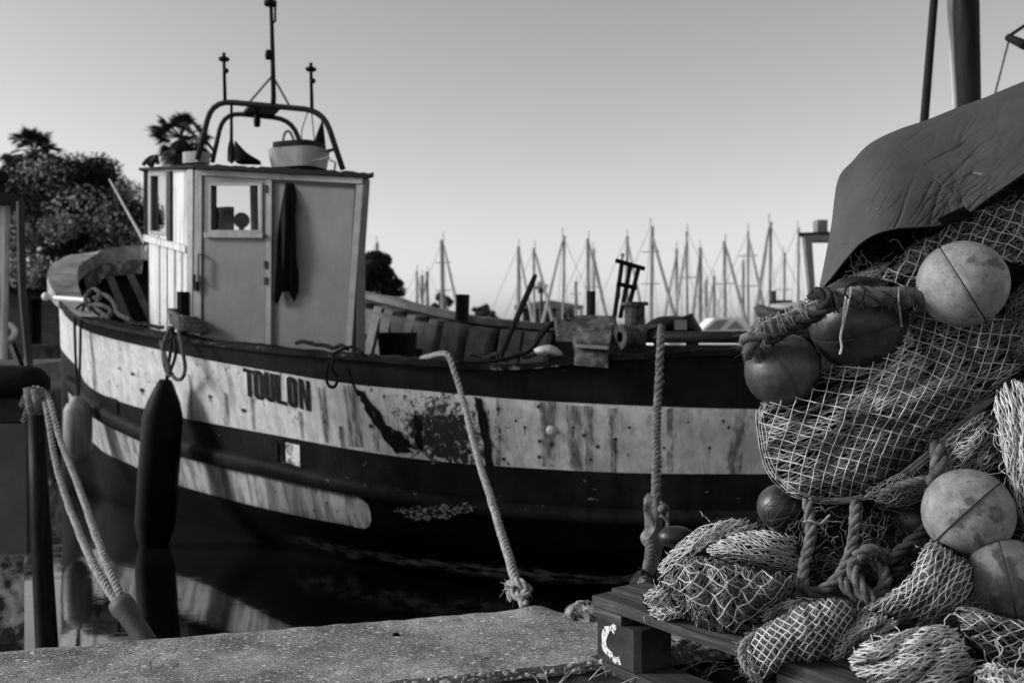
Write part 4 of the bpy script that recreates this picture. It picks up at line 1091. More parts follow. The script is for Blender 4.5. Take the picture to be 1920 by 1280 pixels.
# hanging bunch on the right
net('thick bunch of pale net hanging vertically at the right edge',[(1862,742),(1885,712),(1940,705),(2000,720),(2010,900),(1990,1010),(1945,1008),(1905,960),(1886,880),(1868,800)],2.02,.09,.09,
 [lay(34,78,8,.0023,-.006,2.5,warp=14,wsc=.012),lay(30,74,11,.0021,.004,3,warp=14,wsc=.012),lay(26,84,8,.002,.01,3,warp=14,wsc=.012,mat='tw_mid')],fn=folds(.012,78,34,7),seed=6,sq=40,sqln=80)
net('fan of grey net strands between the hammock and the middle float',[(1745,850),(1775,815),(1810,790),(1868,765),(1888,830),(1890,880),(1850,890),(1800,893),(1765,905)],2.14,.07,.07,
 [lay(26,-38,10,.0017,-.006,2.5,warp=12,wsc=.012),lay(22,-30,12,.0016,.006,3,warp=12,wsc=.012,mat='tw_mid'),lay(20,-46,14,.0016,.01,3,warp=12,wsc=.012,mat='tw_mid')],seed=7,sq=16)
net('small fold of dark net tucked under the hammock edge',[(1610,930),(1660,896),(1715,872),(1752,890),(1750,925),(1715,948),(1668,950)],2.14,.05,.05,
 [lay(18,-14,24,.0017,-.004,3,warp=14,mat='tw_mid'),lay(16,0,14,.0016,.006,3,warp=14,mat='tw_mid')],seed=8,sq=14,sqln=40,fn=folds(.008,-14,34,3))
# left bundles on the pallet
net('topmost curved roll of the pale net bundle on pallet corner',[(1230,1078),(1242,1048),(1275,1012),(1320,982),(1375,968),(1425,978),(1420,1000),(1370,1012),(1330,1030),(1290,1052),(1262,1085),(1240,1096)],2.27,.07,.08,
 [lay(24,-38,13,.0019,-.004,2,warp=12,wsc=.01),lay(20,-30,10,.0018,.004,2.5,warp=12,wsc=.01),lay(22,-44,12,.0018,.008,2.5,warp=12,mat='tw_mid')],c=(1325,1018),seed=9,sq=14,sqln=40,fn=folds(.006,-36,26,4))
net('tightly folded pale net roll behind the pallet corner bundle',[(1322,1030),(1350,1008),(1400,995),(1450,992),(1490,1008),(1502,1040),(1498,1072),(1460,1072),(1400,1064),(1350,1050)],2.2,.08,.1,
 [lay(20,18,14,.0019,-.004,1.6,warp=10,wsc=.012),lay(20,10,12,.0018,.005,2.2,warp=10,wsc=.012)],seed=10,fn=folds(.007,14,26,6))
net('rounded net bundle with loose wide meshes at the pallet corner',[(1234,1092),(1258,1062),(1305,1040),(1355,1046),(1420,1062),(1480,1072),(1497,1098),(1480,1140),(1450,1165),(1400,1190),(1352,1198),(1310,1176),(1275,1148),(1252,1122)],2.06,.13,.12,
 [lay(25,-6,42,.0023,-.014,3.4,warp=22,wsc=.01,knots=.6),lay(26,-82,12,.0015,.006,3,warp=18,wsc=.014,mat='tw_mid'),lay(24,-74,14,.0014,.014,3,warp=18,wsc=.014,mat='tw_mid'),lay(22,70,12,.0014,.018,3,warp=18,wsc=.014,mat='tw_mid')],seed=11,sq=20,sqln=45,fn=folds(.016,-70,60,15))
net('frayed net corner flopping over the outer pallet board',[(1203,1122),(1226,1098),(1262,1092),(1284,1120),(1300,1152),(1270,1162),(1236,1168),(1220,1150)],2.1,.05,.05,
 [lay(13,-10,40,.0017,-.005,1.2,warp=5,knots=.3),lay(18,-20,12,.0017,.003,2,warp=8)],seed=12,sq=30,sqln=34)
# lower middle fine net
net('fine-meshed grey net sack with an open rope-edged mouth',[(1398,1222),(1412,1186),(1450,1158),(1500,1130),(1550,1118),(1592,1124),(1608,1150),(1600,1185),(1565,1225),(1520,1250),(1470,1252),(1430,1276),(1404,1262)],1.88,.11,.1,
 [lay(13,80,44,.0014,-.006,.9,warp=10,wsc=.012),lay(12,64,20,.0013,.003,1.6,warp=14,wsc=.014,mat='tw_mid'),lay(12,-60,14,.0013,.008,1.6,warp=14,wsc=.014,mat='tw_mid')],seed=13,fn=folds(.01,62,60,9))
mb=MB(); path=rope(mb,[at(1418,1188,1.84),at(1396,1205,1.83),at(1389,1230,1.82),at(1402,1258,1.8),at(1425,1278,1.8)],.006,jit=.002); fuzz(mb,path,.007,150,.012,.0005,11)
tag(obj('mouth_rope',mb,M['rope_pale'],smooth=True),'frayed pale rope edging the mouth of the fine net sack','rope')
net('flat grey net layer spread under the rope knot and net folds',[(1420,1150),(1480,1118),(1560,1126),(1630,1140),(1720,1120),(1800,1090),(1900,1110),(1990,1140),(1990,1300),(1880,1290),(1760,1240),(1680,1230),(1600,1262),(1540,1250),(1470,1205)],1.96,.09,.06,
 [lay(20,-30,20,.0016,-.004,3,warp=20,wsc=.012,mat='tw_mid'),lay(22,-44,12,.0016,.006,3,warp=20,wsc=.012,mat='tw_mid'),lay(18,20,16,.0015,.01,3,warp=20,wsc=.012,mat='tw_mid')],seed=20,sq=20,sqln=50)
net('dense ridge of gathered net beside the fine net sack',[(1548,1236),(1568,1196),(1600,1160),(1640,1146),(1690,1164),(1660,1192),(1612,1218),(1575,1244)],1.86,.06,.06,
 [lay(16,-50,22,.0016,-.004,1.6,warp=8),lay(15,-40,12,.0015,.004,2,warp=8)],seed=14,sq=26,sqln=34)
net('triangular net fold with stretched diamond meshes below the middle float',[(1612,1142),(1650,1118),(1690,1090),(1715,1060),(1735,1020),(1752,1008),(1800,1035),(1828,1062),(1826,1100),(1808,1140),(1772,1165),(1720,1170),(1660,1158)],1.93,.1,.1,
 [lay(24,-52,21,.0021,-.008,1.4,warp=10,wsc=.01,knots=.4),lay(20,-40,12,.0018,.006,2,warp=14,mat='tw_mid'),lay(18,-64,15,.0017,.012,2.4,warp=14,mat='tw_mid')],c=(1740,1095),seed=15,fn=folds(.014,-50,70,12))
net('chunky pale net roll of thick twine at the bottom',[(1588,1232),(1612,1206),(1660,1186),(1720,1170),(1790,1172),(1822,1205),(1836,1260),(1850,1330),(1760,1345),(1660,1305),(1604,1268)],1.74,.11,.12,
 [lay(30,-14,13,.0024,-.008,2.2,warp=16,wsc=.012),lay(24,-24,13,.002,.004,2.5,warp=18,wsc=.012),lay(22,-6,12,.002,.012,2.5,warp=14,wsc=.01,mat='tw_mid')],seed=16,sq=26,sqln=60,fn=folds(.024,-18,52,13))
net('loose square-mesh net sloping down beside the lowest float',[(1786,1148),(1820,1138),(1870,1152),(1940,1168),(2000,1190),(2000,1270),(1930,1262),(1870,1250),(1826,1216)],1.8,.07,.07,
 [lay(21,8,32,.0018,-.006,1.6,warp=12,knots=.3),lay(16,16,16,.0015,.008,2,warp=12,mat='tw_mid')],seed=17)
net('tangle of loose pale net loops in the bottom corner',[(1822,1262),(1860,1240),(1920,1250),(2000,1240),(2010,1340),(1900,1350),(1830,1330)],1.66,.08,.08,
 [lay(24,20,20,.0024,-.004,5,warp=20),lay(22,-30,14,.0022,.004,5,warp=20)],seed=18,sq=34,sqln=70)
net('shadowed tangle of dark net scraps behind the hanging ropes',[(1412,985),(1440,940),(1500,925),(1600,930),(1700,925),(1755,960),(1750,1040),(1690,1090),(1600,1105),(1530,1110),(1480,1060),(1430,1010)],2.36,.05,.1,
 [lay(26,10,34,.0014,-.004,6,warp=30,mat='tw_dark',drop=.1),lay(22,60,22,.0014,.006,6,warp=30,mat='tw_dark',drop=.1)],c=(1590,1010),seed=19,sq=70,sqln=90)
# stray pale ends hanging in the dark gap
mb=MB(); rr=random.Random(14)
for k in range(64):
    x,y=rr.uniform(1480,1720),rr.uniform(935,1050); pts=[]; h=rr.uniform(0,6.28)
    for i in range(9):
        pts.append(at(x,y,2.2+.004*i)); h+=rr.gauss(0,.8); x+=math.cos(h)*8; y+=math.sin(h)*8+2
    mb.tube(spline(pts,3),.0013,4,cap=False)
tag(obj('loose_twine',mb,M['tw_mid'],smooth=True),'loose curls of twine hanging in the dark gap between nets','twine')
# ---------------------------------------------------------------- floats
def float_mat(name,c0,c1,blot,seed):
    t=NT(name); v=t.coord((1,1,1)); mp=t.new('ShaderNodeMapping'); mp.inputs['Location'].default_value=(seed,seed*2,0); t.link(v,mp.inputs[0]); v=mp.outputs[0]
    c=t.ramp(t.noise(v,14,7,.7),[(.32,c0),(.66,c1)])
    c=t.mix(t.ramp(t.noise(v,9,4,.6,.4),[(.53,0),(.58,.85)]),c,blot)
    c=t.mix(t.ramp(t.voro(v,60),[(.05,.8),(.12,0)]),c,blot*.5)
    c=t.mix(t.ramp(t.noise(t.coord((1,1,1)),70,4,.8),[(.56,0),(.68,.6)]),c,blot*.6); c=t.mix(.5,c,t.ramp(t.noise(v,28,8,.8),[(.32,.5),(.66,1.35)]),'MULTIPLY')
    t.col(c); t.rough(.6 if c1>.15 else .36); t.spec(.3 if c1>.15 else .5); t.bump(t.noise(v,55,6,.7),.35,.003); return t.m
GROUP='net floats on the pallet'
def netfloat(px,py,D,rpx,seam,mat,label,stretch=1.0,groove=-.012,gw=.025,off=0.0,axis=None,ridge=False):
    r=rpx/F*D; c=at(px,py,D); n=Vector(seam).normalized(); u=n.orthogonal().normalized(); w_=n.cross(u)
    rt=empty('net_float',c); tag(rt,label,'float',GROUP)
    mb=MB(); rows=[]
    NV=72
    for i in range(NV+1):
        th=math.pi*i/NV; z=math.cos(th); rad=math.sin(th)
        k=1+(.012 if ridge else 0)*math.exp(-((z-off)/.06)**2)+groove*math.exp(-((z-off)/gw)**2)
        row=[]
        for j in range(56):
            ph=2*math.pi*j/56; dv=u*math.cos(ph)*rad+w_*math.sin(ph)*rad
            p=n*z*stretch+dv
            q=1+.006*noise.noise(p*2.2+Vector((px,py,0)))+.002*noise.noise(p*9)
            row.append(c+p*r*k*q)
        rows.append(row)
    mb.grid(rows,closed_u=True); obj('shell',mb,mat,rt,smooth=True)
    ring=[]
    for j in range(64):
        ph=2*math.pi*j/64; a=math.sqrt(max(0,1-off*off)); ring.append(c+(n*off*stretch+(u*math.cos(ph)+w_*math.sin(ph))*a)*(1+groove*.9+(.012 if ridge else 0))*r)
    mb=MB(); mb.tube(ring,r*.018,5,closed=True); obj('moulded_seam',mb,M['dark2'],rt,smooth=True)
    ea=Vector((.25,1,.1)).normalized()
    for s_ in (-1,1):
        if ea.y*s_<.1: continue
        mb=MB(); mb.lathe(c+ea*s_*r*stretch*.985,[(r*.2,-.006),(r*.2,.006),(r*.1,.007),(r*.1,-.006)],ea*s_,18); obj('end_collar',mb,mat,rt,smooth=True)
    return rt
netfloat(1805,532,2.06,81,(.83,-.39,.52),float_mat('pale_float',.2,.31,.09,1),'pale round float with a slanting dark groove, topmost of the heap',groove=-.03,gw=.03,axis=(-.9,.3,-.1))
netfloat(1608,606,2.19,88,(-.35,-.2,.9),float_mat('dark_float_dry',.02,.04,.01,2),'dark float half hidden under the thick rope beside the top float',axis=(-.7,.6,.3))
netfloat(1467,693,2.2,67,(.86,.12,.52),float_mat('dark_float',.035,.075,.012,3),'dark smooth float at the left end of the thick rope',stretch=1.06,off=-.22,groove=-.016,gw=.05,ridge=True,axis=(.8,.1,.55))
netfloat(1815,961,1.98,82,(-.66,.49,.75),float_mat('pale_float_stained',.17,.29,.07,4),'pale float with dark blotches and a diagonal raised seam',groove=.012,axis=(-.3,.9,-.3))
netfloat(1892,1087,1.9,76,(.92,-.36,.2),float_mat('mottled_float',.08,.17,.035,5),'mottled grey float half out of frame, lowest of the heap',off=-.05,groove=-.014,gw=.03,axis=(.3,.9,.3))
netfloat(1720,975,2.24,46,(.5,.3,.8),float_mat('dark_float_hidden',.02,.04,.012,6),'small dark float hidden behind the blotched pale float',axis=(.3,.9,.3))
netfloat(1462,950,2.3,42,(.2,-.5,.8),float_mat('netted_float',.03,.06,.015,7),'small dark float wrapped in netting below the hammock net',axis=(.3,.9,.3))
mb=MB(); S=Blob([(1423,960),(1440,925),(1470,905),(1505,935),(1510,990),(1480,1010),(1440,1005)],2.29,.085,.02); netlines(mb,S,18,-30,28,.0014,-.006,2,21); tag(obj('float_netting',mb,M['tw_dark'],smooth=True),'dark scrap of net stretched over the small float below the hammock','fishing net','nets heaped on the pallet')
mb=MB(); mb.sphere(at(1268,1006,2.45),.034,16,10,(1.35,1,.8)); tag(obj('net_float',mb,float_mat('grey_float_far',.012,.03,.01,8),smooth=True),'small dark float peeping over the left net bundle beside the torn rope sleeve','float',GROUP)

# ---------------------------------------------------------------- ropes in the heap
def fgrope(ctrls,r,mat,label,fz=0,seed=1,name='rope',jit=.0015,pitch=None):
    mb=MB()
    for c in ctrls:
        path=rope(mb,c,r,jit=jit,sides=8,pitch=pitch)
        if fz: fuzz(mb,path,r,fz*2,r*.7,.0004,seed)
    return tag(obj(name,mb,M[mat],smooth=True),label,'rope','ropes in the net heap')
fgrope([[at(1412,664,2.16),at(1402,640,2.14),at(1425,622,2.12),at(1470,604,2.1),at(1530,577,2.07),at(1590,556,2.055),at(1650,556,2.05),at(1710,556,2.07),at(1760,568,2.14)]],.0205,'rope_grey','thick fuzzy rope threading the upper floats together',600,2)
fgrope([[at(1440,640,2.12),at(1480,614,2.09),at(1530,590,2.06),at(1555,560,2.03),at(1540,548,2.05),at(1525,560,2.08)],[at(1405,640,2.19),at(1415,668,2.2),at(1425,640,2.24)],[at(1500,640,2.25),at(1540,640,2.3)]],.014,'rope_dark','dark rope tail knotted beside the thick float rope',200,3)
fgrope([[at(1514,935,2.18),at(1520,1000,2.15),at(1507,1070,2.1),at(1514,1108,2.06),at(1545,1104,2.05),at(1580,1070,2.06),at(1600,1010,2.1),at(1605,935,2.17)]],.0125,'rope_grey','grey rope hanging in a long loop under the hammock net',120,4)
fgrope([[at(1590,1050,2.1),at(1580,1085,2.05),at(1610,1118,2.02),at(1650,1112,2.01),at(1660,1075,2.04),at(1625,1048,2.08),at(1600,1060,2.03),at(1612,1095,2.0),at(1650,1132,1.99),at(1690,1108,2.02)],[at(1606,1046,2.04),at(1630,1030,2.05),at(1665,1045,2.06)]],.0135,'rope_grey','knotted coil of grey rope lying left of the triangular net',120,5)
fgrope([[at(1655,1064,2.06),at(1690,1030,2.04),at(1725,1002,2.03),at(1750,980,2.06)],[at(1668,1078,2.05),at(1705,1050,2.05),at(1738,1015,2.07)]],.013,'rope_dark','two dark rope ends running up towards the blotched float',120,6)
fgrope([[at(1754,835,2.1),at(1762,860,2.06),at(1752,900,2.06),at(1744,930,2.1)]],.017,'rope_grey','short stub of thick rope standing under the hammock edge',200,7)
fgrope([[at(1650,925,2.1),at(1700,905,2.08),at(1745,898,2.07)]],.009,'rope_grey','thin rope lying along the fold under the hammock',60,8)
def twine(ctrls,r,mat,label,seed=1):
    mb=MB()
    for c in ctrls: mb.tube(spline(c,8),r,5)
    return tag(obj('twine',mb,M[mat],smooth=True),label,'twine')
twine([[at(1596,538,2.03),at(1592,560,2.02),at(1585,590,2.04),at(1581,606,2.06),at(1576,632,2.07),at(1578,650,2.075),at(1575,664,2.08)],[at(1588,548,2.02),at(1583,575,2.03),at(1580,606,2.06)]],.0027,'white','white twine dangling down the dark float from the thick rope')
twine([[at(1594,562,2.02),at(1584,548,2.02),at(1592,534,2.03),at(1610,532,2.05),at(1622,545,2.03),at(1616,566,2.02)]],.0022,'rope_dark','dark wire ring looped over the thick rope')
twine([[at(1686,538,2.03),at(1685,560,2.025),at(1688,590,2.05),at(1691,612,2.07)]],.0022,'rope_pale','thin pale twine hanging from the rope beside the top float')
rr=random.Random(33); W2=[]
hp_=spline([at(1412,664,2.16),at(1402,640,2.14),at(1425,622,2.12),at(1470,604,2.1),at(1530,577,2.07),at(1590,556,2.055)],12)
for cl,cnt in ((26,3),(30,5),(35,2),(39,4),(44,4),(49,2),(53,5)):
    for q in range(cnt):
        f=cl+q*.5+rr.uniform(-.2,.2); i_=int(f); p=hp_[i_].lerp(hp_[i_+1],f-i_); tg=(hp_[i_+1]-hp_[i_]).normalized(); u=tg.orthogonal().normalized(); w_=tg.cross(u); sk=rr.uniform(-.008,.008)
        W2.append([p+(u*math.cos(a)+w_*math.sin(a))*.0245*rr.uniform(.95,1.08)+tg*sk*math.cos(a+q) for a in [2*math.pi*k/10 for k in range(11)]])
twine(W2,.001,'tw_mid','pale lashing turns of twine wrapped about the thick rope')
twine([[at(1405,640,2.12),at(1430,606,2.1),at(1480,585,2.08),at(1540,560,2.05)]],.001,'tw_pale','taut pale cords running along the left part of rope')
twine([[at(1506,978,2.1),at(1520,976,2.09),at(1538,981,2.09),at(1556,965,2.1)]],.003,'rope_pale','bent pale wire hooked round the hanging rope')

# ---------------------------------------------------------------- tarpaulin
def crinkle(px,py):
    a=R(-40); u=px*math.cos(a)+py*math.sin(a); v=-px*math.sin(a)+py*math.cos(a)
    h=0
    wx=noise.noise_vector(Vector((px*.007,py*.007,3)))*26
    for k,(su,sv,am,wd_) in enumerate(((.0045,.019,1.0,.05),(.007,.03,.8,.06),(.012,.05,.6,.07),(.02,.08,.45,.08))):
        n_=noise.noise(Vector(((u+wx.x)*su,(v+wx.y)*sv,k*7.3)))
        msk=max(0,min(1,.5+1.6*noise.noise(Vector((px*.011,py*.011,k*3.1+9)))))
        h-=am*math.exp(-(n_/wd_)**2)*msk
        h+=.22*am*n_
    rad=math.hypot(px-1790,py-357); st=math.exp(-(rad/70)**2)
    n2=noise.noise(Vector(((px-1790)/(rad+8)*2.3,(py-357)/(rad+8)*2.3,rad*.016)))
    h+=st*(.5*n2-.5*math.exp(-(n2/.07)**2))
    return h
TOP=[(1537,540,2.42),(1551,470,2.44),(1560,420,2.46),(1572,338,2.5),(1600,302,2.5),(1632,270,2.5),(1682,245,2.5),(1738,226,2.5),(1790,205,2.5),(1842,186,2.5),(1890,166,2.5),(1960,138,2.5)]
BOT=[(1537,548,2.34),(1556,524,2.26),(1574,500,2.2),(1592,478,2.15),(1612,456,2.11),(1640,438,2.08),(1680,427,2.06),(1722,424,2.05),(1764,420,2.05),(1808,404,2.05),(1850,372,2.05),(1960,296,2.05)]
SUBT=22
tp=spline([Vector(p) for p in TOP],SUBT); bt=spline([Vector(p) for p in BOT],SUBT)
rows=[]; NT_=170
for i in range(NT_+1):
    s_=i/NT_; row=[]
    for a,b in zip(tp,bt):
        p=a.lerp(b,s_)
        q_=min(1,max(0,(p.x-1545)/130)); bul=-.11*math.sin(math.pi*s_**.8)*q_*q_*(3-2*q_)
        D=p.z+bul
        f=crinkle(p.x,p.y)
        D-=.006*f*min(1,s_*8)
        row.append(at(p.x,p.y,D))
    rows.append(row)
# the sheet carries on over the crest and down the far side
back=[]
for k in range(1,9):
    back.append([at(p.x+3.0*k,p.y+4.0*k,p.z+.1*k) for p in tp])
mb=MB(); mb.grid(back[::-1]+rows)
t=NT('tarpaulin_sheet'); v=t.coord((1,1,1),True)
t.col(t.ramp(t.noise(v,8,6,.6),[(.3,.042),(.7,.06)])); t.rough(.5); t.spec(.3); cr=t.ramp(t.voro(t.coord((1,1,1),True,(0,R(40),0)),9,'Distance','DISTANCE_TO_EDGE'),[(0,0),(.03,1)]); t.bump(t.math('ADD',t.noise(t.coord((3,1,1),True,(0,R(-38),0)),26,6,.7,.5),t.math('MULTIPLY',cr,.0)),.22,.004); M['tarp']=t.m
tarp=obj('tarpaulin',mb,M['tarp'],smooth=True); tag(tarp,'grey creased tarpaulin thrown over the top of the net heap','tarpaulin')
sm=tarp.modifiers.new('thick','SOLIDIFY'); sm.thickness=.003; sm.offset=0
mb=MB(); mb.tube([at(p.x,p.y+1,p.z-.001) for p in bt[SUBT:]],.0025,6); obj('hem',mb,M['tarp'],tarp,smooth=True)
mb=MB(); P=[at(1760,409,2.0),at(1808,386,2.0),at(1812,392,2.0),at(1822,398,2.01),at(1814,408,2.02),at(1772,424,2.04)]; mb.hexa(P,[p+Vector((.002,.012,0)) for p in P]); recalc(obj('torn_flap',mb,M['black'],tarp))
# ================================================================ water, far shore, trees, marina
t=NT('harbour_water'); v=t.coord((1,1,1),True)
t.col(.01); t.rough(.03); t.b.inputs['Coat Weight'].default_value=1; t.b.inputs['Coat Roughness'].default_value=.03; t.b.inputs['IOR'].default_value=1.33; t.spec(.5)
rp=t.math('ADD',t.noise(t.coord((.7,1.6,1),True),1.2,2,.5,.3),t.math('MULTIPLY',t.noise(t.coord((1,2,1),True),9,2,.5),.12))
t.bump(rp,.16,.05)
mb=MB(); xs=[-300+600*i/30 for i in range(31)]; ys=[1.2+298.8*(i/30)**2 for i in range(31)]
mb.grid([[Vector((x,y,0)) for x in xs] for y in ys]); struct(obj('water',mb,t.m))
# far bank: a low quay behind the marina and a nearer one on the left
M['bank']=simple('far_bank_earth',.03,.08,3,.9,.3)
mb=MB(); 
def bank(poly,z,mbx):
    mbx.hexa([Vector((x,y,-.5)) for x,y in poly],[Vector((x,y,z)) for x,y in poly])
bank([(-300,260),(300,260),(300,120),(60,105),(-5,100),(-14,62),(-19,40.5),(-60,40),(-300,60)],.75,mb)
struct(recalc(obj('far_shore',mb,M['bank'])))
# ---------------------------------------------------------------- trees
def leaf_mat(name,c0,c1):
    t=NT(name); g=t.new('ShaderNodeNewGeometry')
    c=t.ramp(g.outputs['Random Per Island'],[(0,c0),(.75,(c0+c1)/2),(1,c1)])
    t.col(c); t.rough(.6); t.spec(.12)
    return t.m
M['leaf']=leaf_mat('pine_foliage',.004,.022); M['leaf_lit']=leaf_mat('highlight_foliage',.05,.85); M['leaf_d']=leaf_mat('dark_foliage',.008,.03); M['frond']=leaf_mat('palm_frond',.02,.05); M['leaf_far']=leaf_mat('far_foliage',.04,.09)  # sunlit leaf highlights are put into a lighter foliage colour
M['bark']=simple('rough_bark',.03,.08,6,.9,.6,.03,(4,4,1))
def leaves(mb,c,rad,n,size,rr,sq=(1,1,.7)):
    for _ in range(n):
        d_=Vector((rr.gauss(0,1),rr.gauss(0,1),rr.gauss(0,1))).normalized()*rr.uniform(.55,1.0)
        p=c+Vector((d_.x*sq[0],d_.y*sq[1],d_.z*sq[2]))*rad
        nn=(d_+Vector((rr.gauss(0,.4),rr.gauss(0,.4),rr.gauss(0,.4)+.2))).normalized(); a=nn.orthogonal().normalized(); a=(a*math.cos(rr.uniform(0,6))+nn.cross(a)*math.sin(rr.uniform(0,6))).normalized(); b=nn.cross(a)
        s_=size*rr.uniform(.6,1.3); w_=s_*.45
        mb.add([p-a*s_,p+b*w_+nn*s_*.12,p+a*s_,p-b*w_+nn*s_*.12],[(0,1,2,3)])
def tree(name,label,px,pyb,pyt,D,wpx,clumps,n,size,mat,seed,base_z=.75,group=None,trunk_px=12,low=.35,pale=0):
    rr=random.Random(seed); b=at(px,HOR,D); b.z=base_z; top=at(px,pyt,D); h=top.z-base_z
    rt=empty(name,b); tag(rt,label,'tree',group)
    wd=wpx/F*D/2; tr=trunk_px/F*D/2; cc=[]
    for _ in range(clumps):
        a=rr.uniform(0,6.28); q=rr.uniform(0,1)**.5; zz=rr.uniform(low,1)
        lim=math.sqrt(max(.05,1-((zz-.6)/.46)**2)) if zz>.6 else 1
        cc.append(b+Vector((math.cos(a)*wd*q*lim*.86,math.sin(a)*wd*q*lim*.86,h*zz*.94)))
    mb=MB(); mb.tube([b,b+Vector((.1*wd,0,h*low*.7)),b+Vector((0,.1,h*.7))],[tr,tr*.8,tr*.4],8)
    for c in cc[::max(1,len(cc)//9)]:
        s_=b+Vector((.05*wd,0,h*low*.75)); mb.tube([s_,s_.lerp(c,.55)+Vector((0,0,.06*h)),c],[tr*.5,tr*.3,tr*.12],6)
    obj('trunk',mb,M['bark'],rt,smooth=True)
    mb=MB()
    for c in cc: leaves(mb,c,wd*.27*rr.uniform(.7,1.25),n//clumps,size,rr); mb.m[-(n//clumps):]=[1 if (pale and rr.random()<pale) else 0]*(n//clumps)  # pale: share of clumps given the painted highlight colour, at random
    obj('crown',mb,[mat,M['leaf_lit']],rt)
    return rt
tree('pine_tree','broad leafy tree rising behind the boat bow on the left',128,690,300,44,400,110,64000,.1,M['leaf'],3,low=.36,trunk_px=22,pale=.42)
tree('evergreen_tree','dark round tree just right of the wheelhouse',690,600,468,48,128,60,16000,.13,M['leaf_d'],5,low=.12)
tree('evergreen_tree','small round bush below the lone left mast',830,600,548,75,46,26,2600,.16,M['leaf_far'],6,low=.15)
tree('evergreen_tree','low ragged bush near the far rail post',905,603,572,75,60,26,2600,.16,M['leaf_far'],8,low=.15)
def palm(px,py,D,crown_px,label,seed,lean=0,trunk_r=.2,nf=44,mat='frond',base_z=.75):
    rr=random.Random(seed); top=at(px,py,D); b=Vector((top.x-lean,D,base_z)); rt=empty('palm_tree',b); tag(rt,label,'palm tree')
    mb=MB(); mb.tube(spline([b,b.lerp(top,.5)+Vector((lean*.2,0,0)),top],6),trunk_r,8); obj('trunk',mb,M['bark'],rt,smooth=True)
    Lr=crown_px/F*D/2; mb=MB(); fan=MB()
    for k in range(nf):
        a=rr.uniform(0,6.28); el=rr.uniform(-1.05,1.4); d_=Vector((math.cos(a)*math.cos(el),math.sin(a)*math.cos(el),math.sin(el)))
        L=Lr*rr.uniform(.8,1.15); pts=[top+d_*L*t_+Vector((0,0,-.22*L*t_*t_)) for t_ in (0,.25,.5,.6)]
        mb.tube(pts,.025,4)
        c=pts[-1]; dr=(pts[-1]-pts[-2]).normalized(); sd=dr.cross(Vector((0,0,1)));
        if sd.length<.1: sd=Vector((1,0,0))
        sd.normalize(); up=sd.cross(dr); ro=rr.uniform(-.8,.8); sd=sd*math.cos(ro)+up*math.sin(ro); up=sd.cross(dr)
        for j in range(15):
            f=R(-80+160*j/14); v_=(dr*math.cos(f)+sd*math.sin(f)); q=c+v_*L*.44*rr.uniform(.85,1.1)+Vector((0,0,-.1*L*rr.uniform(.5,1.3)))
            w_=v_.cross(up).normalized()*L*.03
            m_=c.lerp(q,.55)+Vector((0,0,.03*L)); mb.add([c,m_+w_,q,m_-w_],[(0,1,2,3)])
    obj('crown',mb,M[mat],rt)
    mb=MB()
    for _ in range(90):
        a=rr.uniform(0,6.28); p=top+Vector((math.cos(a)*trunk_r*1.3,math.sin(a)*trunk_r*1.3,-.2)); q=p+Vector((math.cos(a)*.35*Lr*rr.random(),math.sin(a)*.35*Lr*rr.random(),-Lr*rr.uniform(.3,.8))); mb.tube([p,q],[.03,.015],3)
    obj('dead_fronds',mb,M[mat],rt)
    return rt
palm(62,288,56,112,'shaggy palm rising above the leafy tree on the left',4,nf=60)
palm(341,258,50,118,'dark palm crown showing above the wheelhouse roof',5,nf=60)
palm(1015,536,85,26,'tiny distant palm among the sailboat masts',6,trunk_r=.12,nf=24,mat='leaf_far')

# ---------------------------------------------------------------- brick building on the left
t=NT('dark_brickwork'); br=t.new('ShaderNodeTexBrick'); br.inputs['Scale'].default_value=1.0; br.inputs['Color1'].default_value=G(.05); br.inputs['Color2'].default_value=G(.08); br.inputs['Mortar'].default_value=G(.03)
br.inputs['Brick Width'].default_value=.5; br.inputs['Row Height'].default_value=.16; br.inputs['Mortar Size'].default_value=.012
sx=t.new('ShaderNodeSeparateXYZ'); cxyz=t.new('ShaderNodeCombineXYZ'); t.link(t.coord((1,1,1),True),sx.inputs[0]); t.link(sx.outputs[0],cxyz.inputs[0]); t.link(sx.outputs[2],cxyz.inputs[1]); t.link(cxyz.outputs[0],br.inputs['Vector']); t.col(br.outputs[0]); t.rough(.9); M['brick']=t.m
bd=empty('brick_building',Vector((-20.4,42.4,.75))); tag(bd,'low dark brick building beneath the leafy tree','building')
def bx(name,px0,px1,py0,py1,D,dep,mat,parent):
    a,b=at(px0,py0,D),at(px1,py1,D); mb=MB(); mb.box(((a.x+b.x)/2,D+dep/2,(a.z+b.z)/2),abs(b.x-a.x),dep,abs(a.z-b.z)); return obj(name,mb,mat,parent)
bx('wall',-60,52,535,652,42,6,M['brick'],bd); bx('wall',78,108,535,652,42,6,M['brick'],bd); bx('wall',52,78,535,560,42,6,M['brick'],bd)
dr=bx('doorway',51,79,560,652,42.4,.3,M['black'],bd)
mb=MB(); a=[at(-80,528,41.4),at(62,505,44),at(150,560,41.4),at(150,565,41.4),at(-80,536,41.4)]; mb.hexa(a,[p+Vector((0,7,0)) for p in a]); recalc(obj('roof',mb,M['dark'],bd))
mb=MB(); 
th=Blob([(52,528),(60,498),(75,488),(90,498),(97,530),(75,540)],41,.8,.8); th.mesh(mb,na=30,nr=6,amp=.05,nsc=3); tag(obj('thatch_cover',mb,simple('grey_thatch',.1,.2,9,.9,.5,.02,(6,6,.8)),smooth=True),'grey rounded cover in front of the brick building','cover')
ring=empty('lifebuoy',at(14,622,33)); tag(ring,'white ring lifebuoy hanging at the left beside the pale post','lifebuoy')
